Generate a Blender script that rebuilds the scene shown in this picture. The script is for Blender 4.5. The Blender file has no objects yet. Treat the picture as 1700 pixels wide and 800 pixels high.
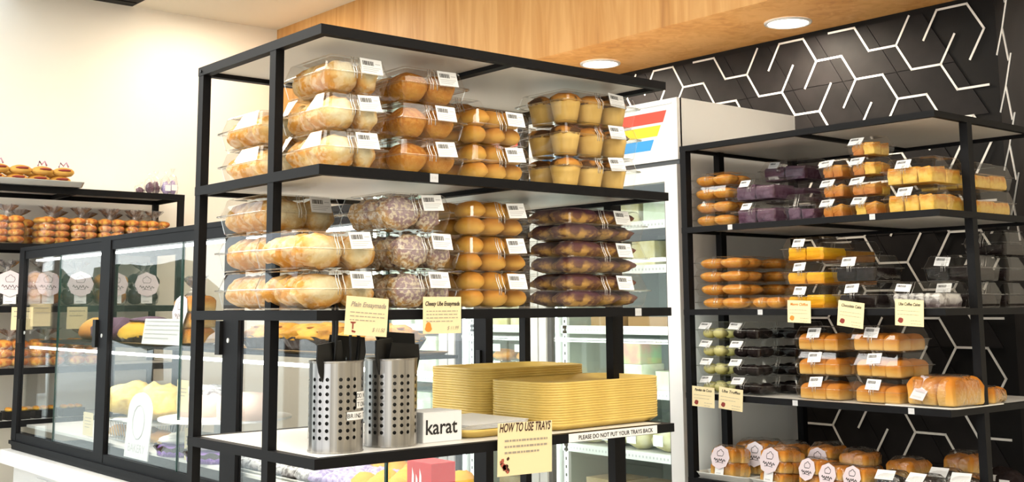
import bpy, math, random
from mathutils import Vector, Matrix, Euler, noise
R = math.radians
random.seed(7)
sc = bpy.context.scene
COL = sc.collection

# ---------------------------------------------------------------- camera
def make_camera():
    f, pitch, head, roll, cy = 1937.61, R(7.7945), R(50.1045), R(0.3992), 244.12
    ch, sh, cp, sp = math.cos(head), math.sin(head), math.cos(pitch), math.sin(pitch)
    fw = Vector((ch*cp, sh*cp, sp)); rt = Vector((sh, -ch, 0)); up = rt.cross(fw)
    cr, sr = math.cos(roll), math.sin(roll)
    r2 = rt*cr - up*sr; u2 = rt*sr + up*cr
    cam = bpy.data.cameras.new('camera'); o = bpy.data.objects.new('camera', cam); COL.objects.link(o)
    m = Matrix((r2, u2, -fw)).transposed().to_4x4(); m.translation = Vector((0, 0, 1.55))
    o.matrix_world = m
    cam.sensor_fit = 'HORIZONTAL'; cam.sensor_width = 36; cam.lens = f/1700*36
    cam.shift_y = -(400-cy)/1700
    cam.clip_start = .05; cam.clip_end = 100
    sc.camera = o
make_camera()

# ---------------------------------------------------------------- world, lights, exposure
w = bpy.data.worlds.new('world'); sc.world = w; w.use_nodes = True
wn = w.node_tree.nodes; wl = w.node_tree.links
bg = wn['Background']
tc = wn.new('ShaderNodeTexCoord'); sx = wn.new('ShaderNodeSeparateXYZ'); rp = wn.new('ShaderNodeValToRGB')
wl.new(tc.outputs['Generated'], sx.inputs[0]); wl.new(sx.outputs['Z'], rp.inputs[0]); wl.new(rp.outputs[0], bg.inputs[0])
rp.color_ramp.elements[0].position = 0.0; rp.color_ramp.elements[0].color = (.95, .965, .98, 1)
rp.color_ramp.elements[1].position = .6; rp.color_ramp.elements[1].color = (.70, .85, 1, 1)
bg.inputs[1].default_value = 1.5
def area(name, loc, rot, sx_, sy_, power, col=(1, 1, 1)):
    l = bpy.data.lights.new(name, 'AREA'); l.shape = 'RECTANGLE'; l.size = sx_; l.size_y = sy_
    l.energy = power; l.color = col
    o = bpy.data.objects.new(name, l); COL.objects.link(o); o.location = loc; o.rotation_euler = rot
    return o
WARM = (1, .86, .68)
area('store_lamp_light', (0.3, 2.6, 3.62), (0, 0, 0), 1.2, 2.6, 70, (1, .93, .80))
area('store_lamp_light', (0.3, 5.6, 3.62), (0, 0, 0), 1.2, 2.6, 90, (1, .93, .80))
area('store_lamp_light', (2.3, 1.0, 3.62), (0, 0, 0), 1.2, 2.0, 30, (1, .93, .80))
area('store_lamp_light', (0.9, -1.6, 3.62), (0, 0, 0), 1.2, 2.6, 70, (1, .93, .80))  # unseen, added behind the camera to brighten front faces
area('store_lamp_light', (-1.5, 0.2, 3.62), (0, 0, 0), 1.2, 2.6, 40, (1, .93, .80))
sc.view_settings.view_transform = 'Standard'; sc.view_settings.look = 'None'
sc.view_settings.exposure = 0.62; sc.view_settings.gamma = 1; sc.view_settings.use_curve_mapping = False
cy_ = sc.cycles
cy_.transparent_max_bounces = 40; cy_.max_bounces = 8; cy_.diffuse_bounces = 3; cy_.glossy_bounces = 3
cy_.caustics_reflective = False; cy_.caustics_refractive = False; cy_.sample_clamp_indirect = 4
cy_.use_denoising = True

# ---------------------------------------------------------------- materials
def mat(name, col, rough=.5, metal=0, spec=.5, emit=None, estr=0):
    m = bpy.data.materials.new(name); m.use_nodes = True
    b = m.node_tree.nodes['Principled BSDF']
    b.inputs['Base Color'].default_value = (*col, 1); b.inputs['Roughness'].default_value = rough
    b.inputs['Metallic'].default_value = metal; b.inputs['Specular IOR Level'].default_value = spec
    if emit: b.inputs['Emission Color'].default_value = (*emit, 1); b.inputs['Emission Strength'].default_value = estr
    return m
def noisy(m, c1, c2, scale=(20, 20, 20), detail=4, lo=.35, hi=.65, coord='Object', bump=0, bscale=None):
    nt = m.node_tree; n = nt.nodes; L = nt.links; b = n['Principled BSDF']
    tc = n.new('ShaderNodeTexCoord'); mp = n.new('ShaderNodeMapping'); ns = n.new('ShaderNodeTexNoise'); cr = n.new('ShaderNodeValToRGB')
    mp.inputs['Scale'].default_value = scale; ns.inputs['Scale'].default_value = 1; ns.inputs['Detail'].default_value = detail
    L.new(tc.outputs[coord], mp.inputs[0]); L.new(mp.outputs[0], ns.inputs[0]); L.new(ns.outputs[0], cr.inputs[0])
    cr.color_ramp.elements[0].position = lo; cr.color_ramp.elements[0].color = (*c1, 1)
    cr.color_ramp.elements[1].position = hi; cr.color_ramp.elements[1].color = (*c2, 1)
    L.new(cr.outputs[0], b.inputs['Base Color'])
    if bump:
        bp = n.new('ShaderNodeBump'); bp.inputs['Strength'].default_value = bump; bp.inputs['Distance'].default_value = .004
        L.new(ns.outputs[0], bp.inputs['Height']); L.new(bp.outputs[0], b.inputs['Normal'])
    return m
def clear(name, tint=(1, 1, 1), mul=1.5, rough=.05, base=0, bump=0):
    """thin clear plastic or glass: see-through with a fresnel gloss"""
    m = bpy.data.materials.new(name); m.use_nodes = True
    nt = m.node_tree; n = nt.nodes; L = nt.links; n.remove(n['Principled BSDF'])
    out = n['Material Output']; tr = n.new('ShaderNodeBsdfTransparent'); g = n.new('ShaderNodeBsdfGlossy'); mx = n.new('ShaderNodeMixShader')
    ma = n.new('ShaderNodeMath'); ma.operation = 'MULTIPLY_ADD'; ma.inputs[1].default_value = mul; ma.inputs[2].default_value = base; ma.use_clamp = True
    lw = n.new('ShaderNodeLayerWeight'); lw.inputs[0].default_value = .5
    pw = n.new('ShaderNodeMath'); pw.operation = 'POWER'; pw.inputs[1].default_value = 4.5
    L.new(lw.outputs['Facing'], pw.inputs[0]); m2 = n.new('ShaderNodeMath'); m2.operation = 'MULTIPLY_ADD'; m2.inputs[1].default_value = .9; m2.inputs[2].default_value = .035
    L.new(pw.outputs[0], m2.inputs[0]); L.new(m2.outputs[0], ma.inputs[0]); L.new(ma.outputs[0], mx.inputs[0])
    tr.inputs[0].default_value = (*tint, 1); g.inputs['Roughness'].default_value = rough; g.inputs[0].default_value = (.95, .95, .95, 1)
    L.new(tr.outputs[0], mx.inputs[1]); L.new(g.outputs[0], mx.inputs[2]); L.new(mx.outputs[0], out.inputs[0])
    if bump:
        tc = n.new('ShaderNodeTexCoord'); ns = n.new('ShaderNodeTexNoise'); ns.inputs['Scale'].default_value = bump; bp = n.new('ShaderNodeBump')
        bp.inputs['Strength'].default_value = .8; bp.inputs['Distance'].default_value = .01
        L.new(tc.outputs['Object'], ns.inputs[0]); L.new(ns.outputs[0], bp.inputs['Height']); L.new(bp.outputs[0], g.inputs['Normal']); L.new(bp.outputs[0], lw.inputs['Normal'])
    return m
def bread(name, low, mid, top, speck=None, amt=.5, scale=35, rough=.6, bump=.4):
    """baked crust: paler sides, browner crown, mottled"""
    m = mat(name, mid, rough, spec=.2 if rough < .7 else .06); nt = m.node_tree; n = nt.nodes; L = nt.links; b = n['Principled BSDF']
    tc = n.new('ShaderNodeTexCoord'); s = n.new('ShaderNodeSeparateXYZ'); cr = n.new('ShaderNodeValToRGB')
    ns = n.new('ShaderNodeTexNoise'); ns.inputs['Scale'].default_value = scale; ns.inputs['Detail'].default_value = 5
    n2 = n.new('ShaderNodeTexNoise'); n2.inputs['Scale'].default_value = scale*.35
    ad = n.new('ShaderNodeMath'); ad.operation = 'MULTIPLY_ADD'; ad.inputs[1].default_value = .6
    L.new(tc.outputs['Generated'], s.inputs[0]); L.new(tc.outputs['Object'], ns.inputs[0]); L.new(tc.outputs['Object'], n2.inputs[0])
    L.new(n2.outputs[0], ad.inputs[0]); L.new(s.outputs['Z'], ad.inputs[2]); L.new(ad.outputs[0], cr.inputs[0])
    e = cr.color_ramp.elements; e[0].position = .35; e[0].color = (*low, 1); e[1].position = 1.15 if False else 1.0; e[1].color = (*top, 1)
    k = e.new(.68); k.color = (*mid, 1)
    col = cr.outputs[0]
    if speck:
        c2 = n.new('ShaderNodeValToRGB'); c2.color_ramp.elements[0].position = .46; c2.color_ramp.elements[1].position = .58
        L.new(ns.outputs[0], c2.inputs[0]); mu = n.new('ShaderNodeMath'); mu.operation = 'MULTIPLY'; mu.inputs[1].default_value = amt
        L.new(c2.outputs[0], mu.inputs[0]); mx = n.new('ShaderNodeMix'); mx.data_type = 'RGBA'
        L.new(mu.outputs[0], mx.inputs[0]); L.new(col, mx.inputs[6]); mx.inputs[7].default_value = (*speck, 1); col = mx.outputs[2]
    L.new(col, b.inputs['Base Color'])
    bp = n.new('ShaderNodeBump'); bp.inputs['Strength'].default_value = bump; bp.inputs['Distance'].default_value = .006
    L.new(ns.outputs[0], bp.inputs['Height']); L.new(bp.outputs[0], b.inputs['Normal'])
    return m
def disc_bread(name, centre, mid, edge, speck, amt, scale=50, bump=.7):
    """a bun lying on its side: pale dusted face, golden rim"""
    m = mat(name, mid, .65, spec=.15); nt = m.node_tree; n = nt.nodes; L = nt.links; b = n['Principled BSDF']
    tc = n.new('ShaderNodeTexCoord'); mp = n.new('ShaderNodeMapping'); mp.inputs['Location'].default_value = (-1, 0, -1.05); mp.inputs['Scale'].default_value = (2, 0, 2)
    ln = n.new('ShaderNodeVectorMath'); ln.operation = 'LENGTH'; n1 = n.new('ShaderNodeTexNoise'); n1.inputs['Scale'].default_value = 22; n1.inputs['Detail'].default_value = 3
    n2 = n.new('ShaderNodeTexNoise'); n2.inputs['Scale'].default_value = scale; n2.inputs['Detail'].default_value = 5
    geo = n.new('ShaderNodeObjectInfo'); va = n.new('ShaderNodeVectorMath'); va.operation = 'ADD'; cb = n.new('ShaderNodeCombineXYZ')
    ma = n.new('ShaderNodeMath'); ma.operation = 'MULTIPLY_ADD'; ma.inputs[1].default_value = 1.3
    sb = n.new('ShaderNodeMath'); sb.operation = 'SUBTRACT'; sb.inputs[1].default_value = .65
    cr = n.new('ShaderNodeValToRGB'); e = cr.color_ramp.elements; e[0].position = .35; e[0].color = (*centre, 1); e[1].position = 1.05 if False else 1.0; e[1].color = (*edge, 1); k = e.new(.7); k.color = (*mid, 1)
    L.new(geo.outputs['Random'], cb.inputs[0]); L.new(tc.outputs['Object'], va.inputs[0]); L.new(cb.outputs[0], va.inputs[1])
    L.new(tc.outputs['Generated'], mp.inputs[0]); L.new(mp.outputs[0], ln.inputs[0]); L.new(va.outputs[0], n1.inputs[0]); L.new(va.outputs[0], n2.inputs[0])
    L.new(n1.outputs[0], ma.inputs[0]); L.new(ln.outputs['Value'], ma.inputs[2]); L.new(ma.outputs[0], sb.inputs[0]); L.new(sb.outputs[0], cr.inputs[0])
    c2 = n.new('ShaderNodeValToRGB'); c2.color_ramp.elements[0].position = .47; c2.color_ramp.elements[1].position = .57
    mu = n.new('ShaderNodeMath'); mu.operation = 'MULTIPLY'; mu.inputs[1].default_value = amt; mx = n.new('ShaderNodeMix'); mx.data_type = 'RGBA'
    L.new(n2.outputs[0], c2.inputs[0]); L.new(c2.outputs[0], mu.inputs[0]); L.new(mu.outputs[0], mx.inputs[0]); L.new(cr.outputs[0], mx.inputs[6]); mx.inputs[7].default_value = (*speck, 1); L.new(mx.outputs[2], b.inputs['Base Color'])
    bp = n.new('ShaderNodeBump'); bp.inputs['Strength'].default_value = bump; bp.inputs['Distance'].default_value = .006; L.new(n2.outputs[0], bp.inputs['Height']); L.new(bp.outputs[0], b.inputs['Normal'])
    return m
M = {}
M['black'] = mat('black_powder_coat', (.004, .004, .005), .55, spec=.16)
M['black2'] = mat('black_plastic', (.004, .004, .004), .4, spec=.35)
M['shelf'] = noisy(mat('shelf_board', (.8, .78, .74), .35), (.80, .78, .73), (.84, .82, .78), (3, 3, 3))
M['wall'] = noisy(mat('cream_paint', (.86, .80, .68), .75), (.90, .855, .75), (.92, .875, .775), (2, 2, 2))
M['ceil'] = mat('ceiling_paint', (.86, .80, .68), .8)
M['floor'] = noisy(mat('floor_vinyl', (.5, .46, .4), .4), (.50, .46, .40), (.58, .54, .47), (4, 4, 4))
M['dark'] = mat('dark_tile_backing', (.006, .0055, .0055), .7, spec=.2)
M['tile'] = noisy(mat('black_tile', (.03, .027, .027), .6, spec=.13), (.010, .0088, .0088), (.017, .0147, .0147), (6, 6, 6))
M['grout'] = mat('white_inlay', (.86, .84, .80), .6)
M['wood'] = mat('oak_veneer', (.55, .3, .12), .48, spec=.3)
def wood(m, c=((.42, .19, .055), (.58, .29, .085), (.70, .395, .145))):
    nt = m.node_tree; n = nt.nodes; L = nt.links; b = n['Principled BSDF']
    tc = n.new('ShaderNodeTexCoord'); mp = n.new('ShaderNodeMapping'); mp.inputs['Scale'].default_value = (9, 9, .7)
    ns = n.new('ShaderNodeTexNoise'); ns.inputs['Scale'].default_value = 1.5; ns.inputs['Detail'].default_value = 8; ns.inputs['Distortion'].default_value = 1.2
    mp2 = n.new('ShaderNodeMapping'); mp2.inputs['Scale'].default_value = (3, 3, .05); n2 = n.new('ShaderNodeTexNoise'); n2.inputs['Scale'].default_value = 1
    cr = n.new('ShaderNodeValToRGB'); e = cr.color_ramp.elements
    e[0].position = .3; e[0].color = (*c[0], 1); e[1].position = .62; e[1].color = (*c[2], 1); k = e.new(.45); k.color = (*c[1], 1)
    ad = n.new('ShaderNodeMath'); ad.operation = 'MULTIPLY_ADD'; ad.inputs[1].default_value = .55
    sb = n.new('ShaderNodeMath'); sb.operation = 'MULTIPLY'; sb.inputs[1].default_value = .5
    L.new(tc.outputs['Object'], mp.inputs[0]); L.new(mp.outputs[0], ns.inputs[0]); L.new(tc.outputs['Object'], mp2.inputs[0]); L.new(mp2.outputs[0], n2.inputs[0])
    L.new(n2.outputs[0], sb.inputs[0]); L.new(ns.outputs[0], ad.inputs[0]); L.new(sb.outputs[0], ad.inputs[2]); L.new(ad.outputs[0], cr.inputs[0]); L.new(cr.outputs[0], b.inputs['Base Color'])
wood(M['wood'])
M['clear'] = clear('clear_plastic', (.985, .985, .98), 1.1, .02)
M['rimclear'] = clear('clear_plastic_rim', (.93, .93, .92), 1.6, .12, .06)
M['ribclear'] = clear('clear_plastic_rib', (.95, .95, .94), 1.5, .25, .4)
M['film'] = clear('clear_film', (.97, .97, .97), 1.5, .12, .03, bump=60)
M['caseglass'] = clear('case_glass', (.97, .985, .98), 1.15, .0, .03)
M['gather'] = clear('gathered_film', (.86, .84, .86), 1.6, .2, .16, bump=60)
M['glass'] = clear('display_glass', (.96, .985, .975), 1.3, .0)
M['glassedge'] = mat('glass_edge', (.008, .035, .028), .1)
M['paper'] = mat('white_paper', (.86, .86, .86), .7)
M['card'] = mat('cream_card', (.83, .70, .42), .7)
M['ink'] = mat('black_ink', (.015, .012, .012), .7)
M['grey'] = mat('grey_print', (.35, .30, .24), .7)
M['ltgrey'] = mat('pale_print', (.55, .55, .56), .7)
M['orange'] = mat('orange_print', (.75, .25, .03), .7)
M['redink'] = mat('brown_red_print', (.25, .03, .02), .7)
M['tag'] = mat('grey_tag', (.60, .61, .63), .6)
M['steel'] = noisy(mat('brushed_steel', (.5, .48, .46), .28, 1), (.26, .25, .24), (.56, .54, .51), (70, 70, .5), 3, .3, .7)
M['steelshade'] = mat('steel_inside_shade', (.05, .05, .05), .5, .6)  # near-black tone paints the shade inside the steel holders
M['tray'] = noisy(mat('yellow_tray_plastic', (.66, .43, .11), .42), (.72, .50, .125), (.82, .60, .17), (14, 14, 14))
M['white'] = mat('white_enamel', (.84, .84, .83), .3)
M['whitetray'] = mat('white_tray_plastic', (.80, .79, .74), .35)
M['greytray'] = mat('aluminium_tray', (.62, .63, .62), .35, .4)
M['liner'] = mat('mint_liner', (.50, .58, .51), .4)
M['redprint'] = mat('brick_red_print', (.42, .10, .06), .7)
M['brownink'] = mat('dark_brown_print', (.05, .012, .008), .7)
M['gasket'] = mat('grey_gasket', (.06, .065, .07), .5)
M['hole'] = mat('dark_slot', (.02, .02, .02), .8)
M['lamp'] = mat('lamp_diffuser', (1, 1, 1), .5, emit=(1, .93, .8), estr=14)
M['strip'] = mat('lamp_strip', (1, 1, 1), .5, emit=(1, .97, .92), estr=9)
M['led'] = mat('led_strip', (1, 1, 1), .5, emit=(1, 1, .97), estr=9)
M['fled'] = mat('fridge_led', (1, 1, 1), .5, emit=(.93, 1, .95), estr=4)
M['red'] = mat('red_stripe', (.80, .05, .01), .4); M['yellow'] = mat('yellow_stripe', (.90, .68, .0), .4); M['blue'] = mat('blue_stripe', (.02, .33, .78), .4)
M['redbox'] = mat('red_carton', (.62, .02, .02), .5)
M['carton'] = mat('brown_carton', (.33, .19, .07), .7)
M['muffinpaper'] = noisy(mat('muffin_paper', (.72, .46, .12), .6), (.68, .42, .095), (.78, .52, .15), (40, 40, 8))
M['cup'] = mat('dark_baking_cup', (.03, .014, .008), .6)
# breads
M['ensay'] = disc_bread('sugared_pale_bun', (.80, .68, .42), (.74, .50, .20), (.60, .27, .045), (.88, .80, .60), .32, 70)
M['cheese'] = bread('brown_topped_bun', (.66, .36, .07), (.58, .23, .03), (.48, .155, .014), (.66, .33, .07), .6, 110, bump=.9)
M['roll'] = bread('golden_roll', (.80, .52, .15), (.74, .42, .085), (.58, .24, .03))
M['ube'] = disc_bread('purple_crumb_bun', (.44, .33, .35), (.36, .24, .26), (.58, .34, .12), (.80, .70, .54), .85, 120, 1)
M['uberoll'] = bread('purple_swirl_roll', (.70, .44, .13), (.60, .34, .10), (.07, .026, .040), (.09, .028, .05), .8, 42)
M['muffintop'] = bread('marbled_muffin_top', (.62, .34, .08), (.60, .27, .04), (.52, .20, .03), (.03, .010, .007), .9, 30)
M['tart'] = bread('orange_tart', (.62, .34, .09), (.66, .26, .03), (.60, .22, .03), (.72, .42, .10), .5, 40)
M['ubejam'] = bread('violet_jam_cake', (.05, .018, .04), (.085, .032, .062), (.12, .06, .095), (.17, .10, .145), .5, 40)
M['ycake'] = bread('yellow_sponge_cake', (.70, .42, .07), (.76, .50, .09), (.60, .24, .03), (.80, .58, .16), .4, 50)
M['bcake'] = bread('brown_sponge_cake', (.40, .13, .02), (.48, .17, .03), (.60, .30, .06), (.55, .22, .05), .4, 50)
M['mango'] = bread('mango_yellow_cake', (.62, .24, .01), (.80, .40, .01), (.82, .46, .02), (.70, .28, .01), .4, 30)
M['choc'] = bread('dark_chocolate_cake', (.006, .0035, .003), (.010, .006, .0055), (.014, .009, .009), (.03, .024, .024), .35, 60, rough=.8)
M['pandan'] = bread('pale_green_cake', (.42, .38, .10), (.55, .50, .18), (.62, .58, .28))
M['loaf'] = bread('golden_pull_apart_roll', (.76, .50, .18), (.66, .34, .07), (.52, .18, .018))
M['filled'] = bread('red_filled_roll', (.80, .54, .16), (.76, .44, .10), (.68, .30, .06), (.42, .05, .02), .7, 24)
M['fold'] = bread('folded_bun', (.78, .52, .16), (.72, .42, .10), (.62, .30, .05))
M['pie'] = bread('golden_pie', (.62, .30, .03), (.72, .38, .04), (.66, .30, .04), (.30, .09, .01), .45, 14, bump=1)
M['yloaf'] = bread('yellow_crumb_cake', (.70, .46, .07), (.80, .58, .13), (.84, .66, .22), (.52, .26, .03), .4, 25, bump=1)
M['pinkcake'] = mat('pale_pink_icing', (.82, .60, .48), .5)
M['purplecake'] = bread('bright_purple_crumb', (.10, .03, .22), (.20, .06, .42), (.28, .11, .50), (.42, .25, .60), .5, 60, bump=1)
M['cookie'] = bread('powdered_crinkle', (.12, .09, .10), (.45, .42, .43), (.72, .70, .68), (.05, .03, .03), .7, 45, bump=1)
M['lilac'] = bread('lilac_crinkle', (.30, .24, .42), (.42, .33, .58), (.60, .52, .72), (.18, .10, .32), .6, 60, bump=1)
M['egg'] = bread('glazed_yellow_bun', (.76, .46, .06), (.82, .52, .07), (.74, .36, .03))
M['pink'] = mat('lilac_ribbon', (.55, .30, .42), .5)
M['lab'] = mat('mauve_label', (.72, .62, .66), .6)

# ---------------------------------------------------------------- mesh helpers
class MB:
    def __init__(s): s.v = []; s.f = []
    def add(s, vs, fs):
        o = len(s.v); s.v += [tuple(v) for v in vs]; s.f += [tuple(i+o for i in f) for f in fs]; return s
    def box(s, x0, x1, y0, y1, z0, z1):
        return s.add([(x, y, z) for z in (z0, z1) for y in (y0, y1) for x in (x0, x1)],
                     [(0, 2, 3, 1), (4, 5, 7, 6), (0, 1, 5, 4), (2, 6, 7, 3), (0, 4, 6, 2), (1, 3, 7, 5)])
    def quad(s, a, b, c, d): return s.add([a, b, c, d], [(0, 1, 2, 3)])
    def loft(s, rings, cap0=True, cap1=True, closed=True):
        n = len(rings[0]); o = len(s.v)
        for r in rings: s.v += [tuple(p) for p in r]
        for i in range(len(rings)-1):
            for j in range(n if closed else n-1):
                a = o+i*n+j; b = o+i*n+(j+1) % n
                s.f.append((a, b, b+n, a+n))
        if cap0: s.f.append(tuple(o+j for j in reversed(range(n))))
        if cap1: s.f.append(tuple(o+(len(rings)-1)*n+j for j in range(n)))
        return s
    def cyl(s, x, y, z0, z1, r0, r1=None, n=16, cap0=True, cap1=True):
        r1 = r0 if r1 is None else r1
        return s.loft([[(x+r*math.cos(2*math.pi*i/n), y+r*math.sin(2*math.pi*i/n), z) for i in range(n)] for r, z in ((r0, z0), (r1, z1))], cap0, cap1)
    def tube(s, pts, r, n=6):
        rings = []
        for i, p in enumerate(pts):
            p = Vector(p); a = Vector(pts[max(i-1, 0)]); b = Vector(pts[min(i+1, len(pts)-1)]); t = (b-a).normalized()
            u = t.cross(Vector((0, 0, 1))) if abs(t.z) < .9 else t.cross(Vector((1, 0, 0))); u.normalize(); v = t.cross(u)
            rings.append([p+u*r*math.cos(2*math.pi*k/n)+v*r*math.sin(2*math.pi*k/n) for k in range(n)])
        return s.loft(rings)
    def mesh(s, name, smooth=False):
        m = bpy.data.meshes.new(name); m.from_pydata(s.v, [], s.f); m.update()
        if smooth: m.polygons.foreach_set('use_smooth', [True]*len(m.polygons))
        return m
def rrect(w, d, r, z, n=4, cx=0, cy=0):
    r = min(r, w/2-1e-4, d/2-1e-4); out = []
    for qx, qy, a0 in ((1, 1, 0), (-1, 1, 90), (-1, -1, 180), (1, -1, 270)):
        for k in range(n+1):
            a = R(a0+90*k/n); out.append((cx+qx*(w/2-r)+r*math.cos(a), cy+qy*(d/2-r)+r*math.sin(a), z))
    return out
def link(o, parent=None):
    COL.objects.link(o)
    if parent is not None: o.parent = parent
    return o
def part(name, mb, m, parent, smooth=False, loc=None, rot=None):
    me = mb.mesh(name, smooth) if isinstance(mb, MB) else mb
    if not me.materials: me.materials.append(M[m])
    o = link(bpy.data.objects.new(name, me), parent)
    if loc: o.location = loc
    if rot: o.rotation_euler = rot
    return o
def tag(o, label, cat, group=None):
    o['label'] = label; o['category'] = cat
    if group: o['group'] = group
    return o
def thing(name, label, cat, loc=(0, 0, 0), rz=0, group=None):
    o = link(bpy.data.objects.new(name, None)); o.location = loc; o.rotation_euler = (0, 0, rz); o.empty_display_size = .05
    return tag(o, label, cat, group)
def struct(name, mb, m):
    o = part(name, mb, m, None); o['kind'] = 'structure'; return o
def copy_tree(o, parent=None):
    c = o.copy(); COL.objects.link(c)
    if parent is not None: c.parent = parent
    for ch in list(o.children): copy_tree(ch, c)
    return c
def text(body, size, m, parent, loc, rot=(R(90), 0, 0), shear=0, width=None, align='LEFT', name='lettering', bold=0):
    cu = bpy.data.curves.new(name, 'FONT'); cu.body = body; cu.size = size; cu.shear = shear; cu.align_x = align
    cu.offset = bold; cu.resolution_u = 3
    tmp = bpy.data.objects.new(name, cu); COL.objects.link(tmp)
    me = bpy.data.meshes.new_from_object(tmp.evaluated_get(bpy.context.evaluated_depsgraph_get())); me.name = name
    bpy.data.objects.remove(tmp); bpy.data.curves.remove(cu)
    me.materials.clear(); me.materials.append(M[m])
    if width:
        xs = [v.co.x for v in me.vertices]; k = width/max(1e-6, max(xs)-min(xs))
        for v in me.vertices: v.co.x *= k
    o = link(bpy.data.objects.new(name, me), parent); o.location = loc; o.rotation_euler = rot
    return o
MC = {}
def cached(key, fn):
    if key not in MC: MC[key] = fn()
    return MC[key]
def lump(rx, ry, rz, seed, amp=.08, flat=.45, nu=16, nv=9, freq=1.6, sq=0, groove=0, mname='bun'):
    """a baked lump: squashed ball, flattened base at z=0, uneven skin; sq squares its outline, groove coils its crown"""
    mb = MB(); rings = []
    off = Vector((seed*7.3, seed*3.1, seed*1.7))
    for j in range(nv+1):
        t = math.pi*j/nv; z = -math.cos(t); rr = math.sin(t)
        ring = []
        for i in range(nu):
            a = 2*math.pi*i/nu; c, s_ = math.cos(a), math.sin(a)
            if sq:
                k = (abs(c)**4+abs(s_)**4)**(-.25); k = 1+(k-1)*sq; c *= k; s_ *= k
            zz = z if z > 0 else z*flat
            p = Vector((rr*c, rr*s_, z))
            d = 1+amp*2*noise.noise(p*freq+off)
            if groove: d += groove*math.sin(6*rr*3.1+a)*max(z, 0)
            ring.append((rx*rr*c*d, ry*rr*s_*d, rz*(zz*d+flat)/(1+flat)))
        rings.append(ring)
    mb.loft(rings, False, False)
    return mb.mesh(mname, True)
def block(w, d, h, seed, amp=.004, nx=5, mname='cake', dome=0):
    """a cut cake block with uneven crumb faces"""
    mb = MB(); rings = []
    for k in range(5):
        t = k/4; sc_ = 1-.03*abs(t-.5)
        if k in (0, 4): sc_ -= .05
        rings.append([(x*sc_, y*sc_, z) for x, y, z in rrect(w, d, .006, h*t, 3)])
    rings = [[tuple(Vector(p)+Vector((amp*noise.noise(Vector(p)*45+Vector((seed*5, 0, 0))), amp*noise.noise(Vector(p)*45+Vector((0, seed*5, 3))), (amp+dome)*noise.noise(Vector(p)*40+Vector((seed, 4, 9)))*(i > 1)))) for p in r] for i, r in enumerate(rings)]
    mb.loft(rings); return mb.mesh(mname, False)
IDN = Matrix.Identity(4)
def place(name, me, m, mtx, label, cat, group=None):
    """one mesh thing, sharing mesh data with its like"""
    if not me.materials: me.materials.append(M[m])
    o = link(bpy.data.objects.new(name, me)); o.matrix_world = mtx
    return tag(o, label, cat, group)
def TR(x, y, z, rz=0, rx=0, ry=0, s=1):
    return Matrix.Translation((x, y, z)) @ Euler((rx, ry, rz)).to_matrix().to_4x4() @ Matrix.Scale(s, 4)

# ---------------------------------------------------------------- the room
struct('floor', MB().box(-6, 8, -5, 8.3, -.1, 0), 'floor')
XW, YB, ZC, ZS, XS = 5.052, 8.10, 3.73, 2.97, 4.361
struct('ceiling', MB().box(3.19, 8, -5, YB, ZC, ZC+.1).box(-6, 3.19, -5, 7.2, ZC, ZC+.1), 'ceil')
struct('wall_back', MB().box(1.95, 8, YB, YB+.15, 0, ZC+.1), 'wall')
struct('wall_light_block', MB().box(-6, 8, -5.15, -5, 0, ZC+.1), 'wall')  # unseen wall added to block sky light from behind the camera
struct('wall_far', MB().box(XW+.75, XW+.9, -5, 2.2, 0, ZC), 'wall')
# storefront window in the rear wall, beside the picture (its daylight shows in the case glass)
win = bpy.data.objects.new('window_1', None); link(win); win['kind'] = 'structure'
for x in (-6, -4, -2.05, -.1, 1.87): part('frame', MB().box(x, x+.08, YB, YB+.1, 0, ZC), 'black', win)
for z in (0, 2.5, ZC-.08): part('frame', MB().box(-6, 1.95, YB+.01, YB+.09, z, z+.08), 'black', win)
for x in (-5.92, -3.92, -1.97, -.02): part('pane', MB().box(x, x+1.87, YB+.045, YB+.05, .08, ZC-.08), 'glass', win)
# tiled wall
tw = MB().box(XW+.006, XW+.75, 2.585, YB, 0, ZC)
wall_right = struct('wall_right', tw, 'dark')
A_, H_ = .1538, .1325
def tile_mesh():
    g = .0016; a = 2*A_; h = 2*H_
    b = [Vector((0, 0)), Vector((-a, 0)), Vector((-a-A_, -h)), Vector((-A_, -h))]
    c = sum(b, Vector((0, 0)))/4; b = [p+(c-p).normalized()*g*1.6 for p in b]
    mb = MB(); mb.loft([[(x, p.x, p.y) for p in b] for x in (0, -.006)], True, True); return mb.mesh('tile')
tmesh = tile_mesh(); tmesh.materials.append(M['tile'])
Y0, Z0 = 3.562, 2.809+H_
for r in range(-1, 9):
    for c in range(-14, 14):
        y = Y0+c*2*A_-r*A_; z = Z0-r*2*H_
        yc, zc = y-1.5*A_, z-H_
        if not (2.585+.24 < yc < 4.95 and .55 < zc < 2.97): continue
        if zc+H_ > 2.985: continue
        o = link(bpy.data.objects.new('tile', tmesh), wall_right); o.location = (XW+.006, y, z)
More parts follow.
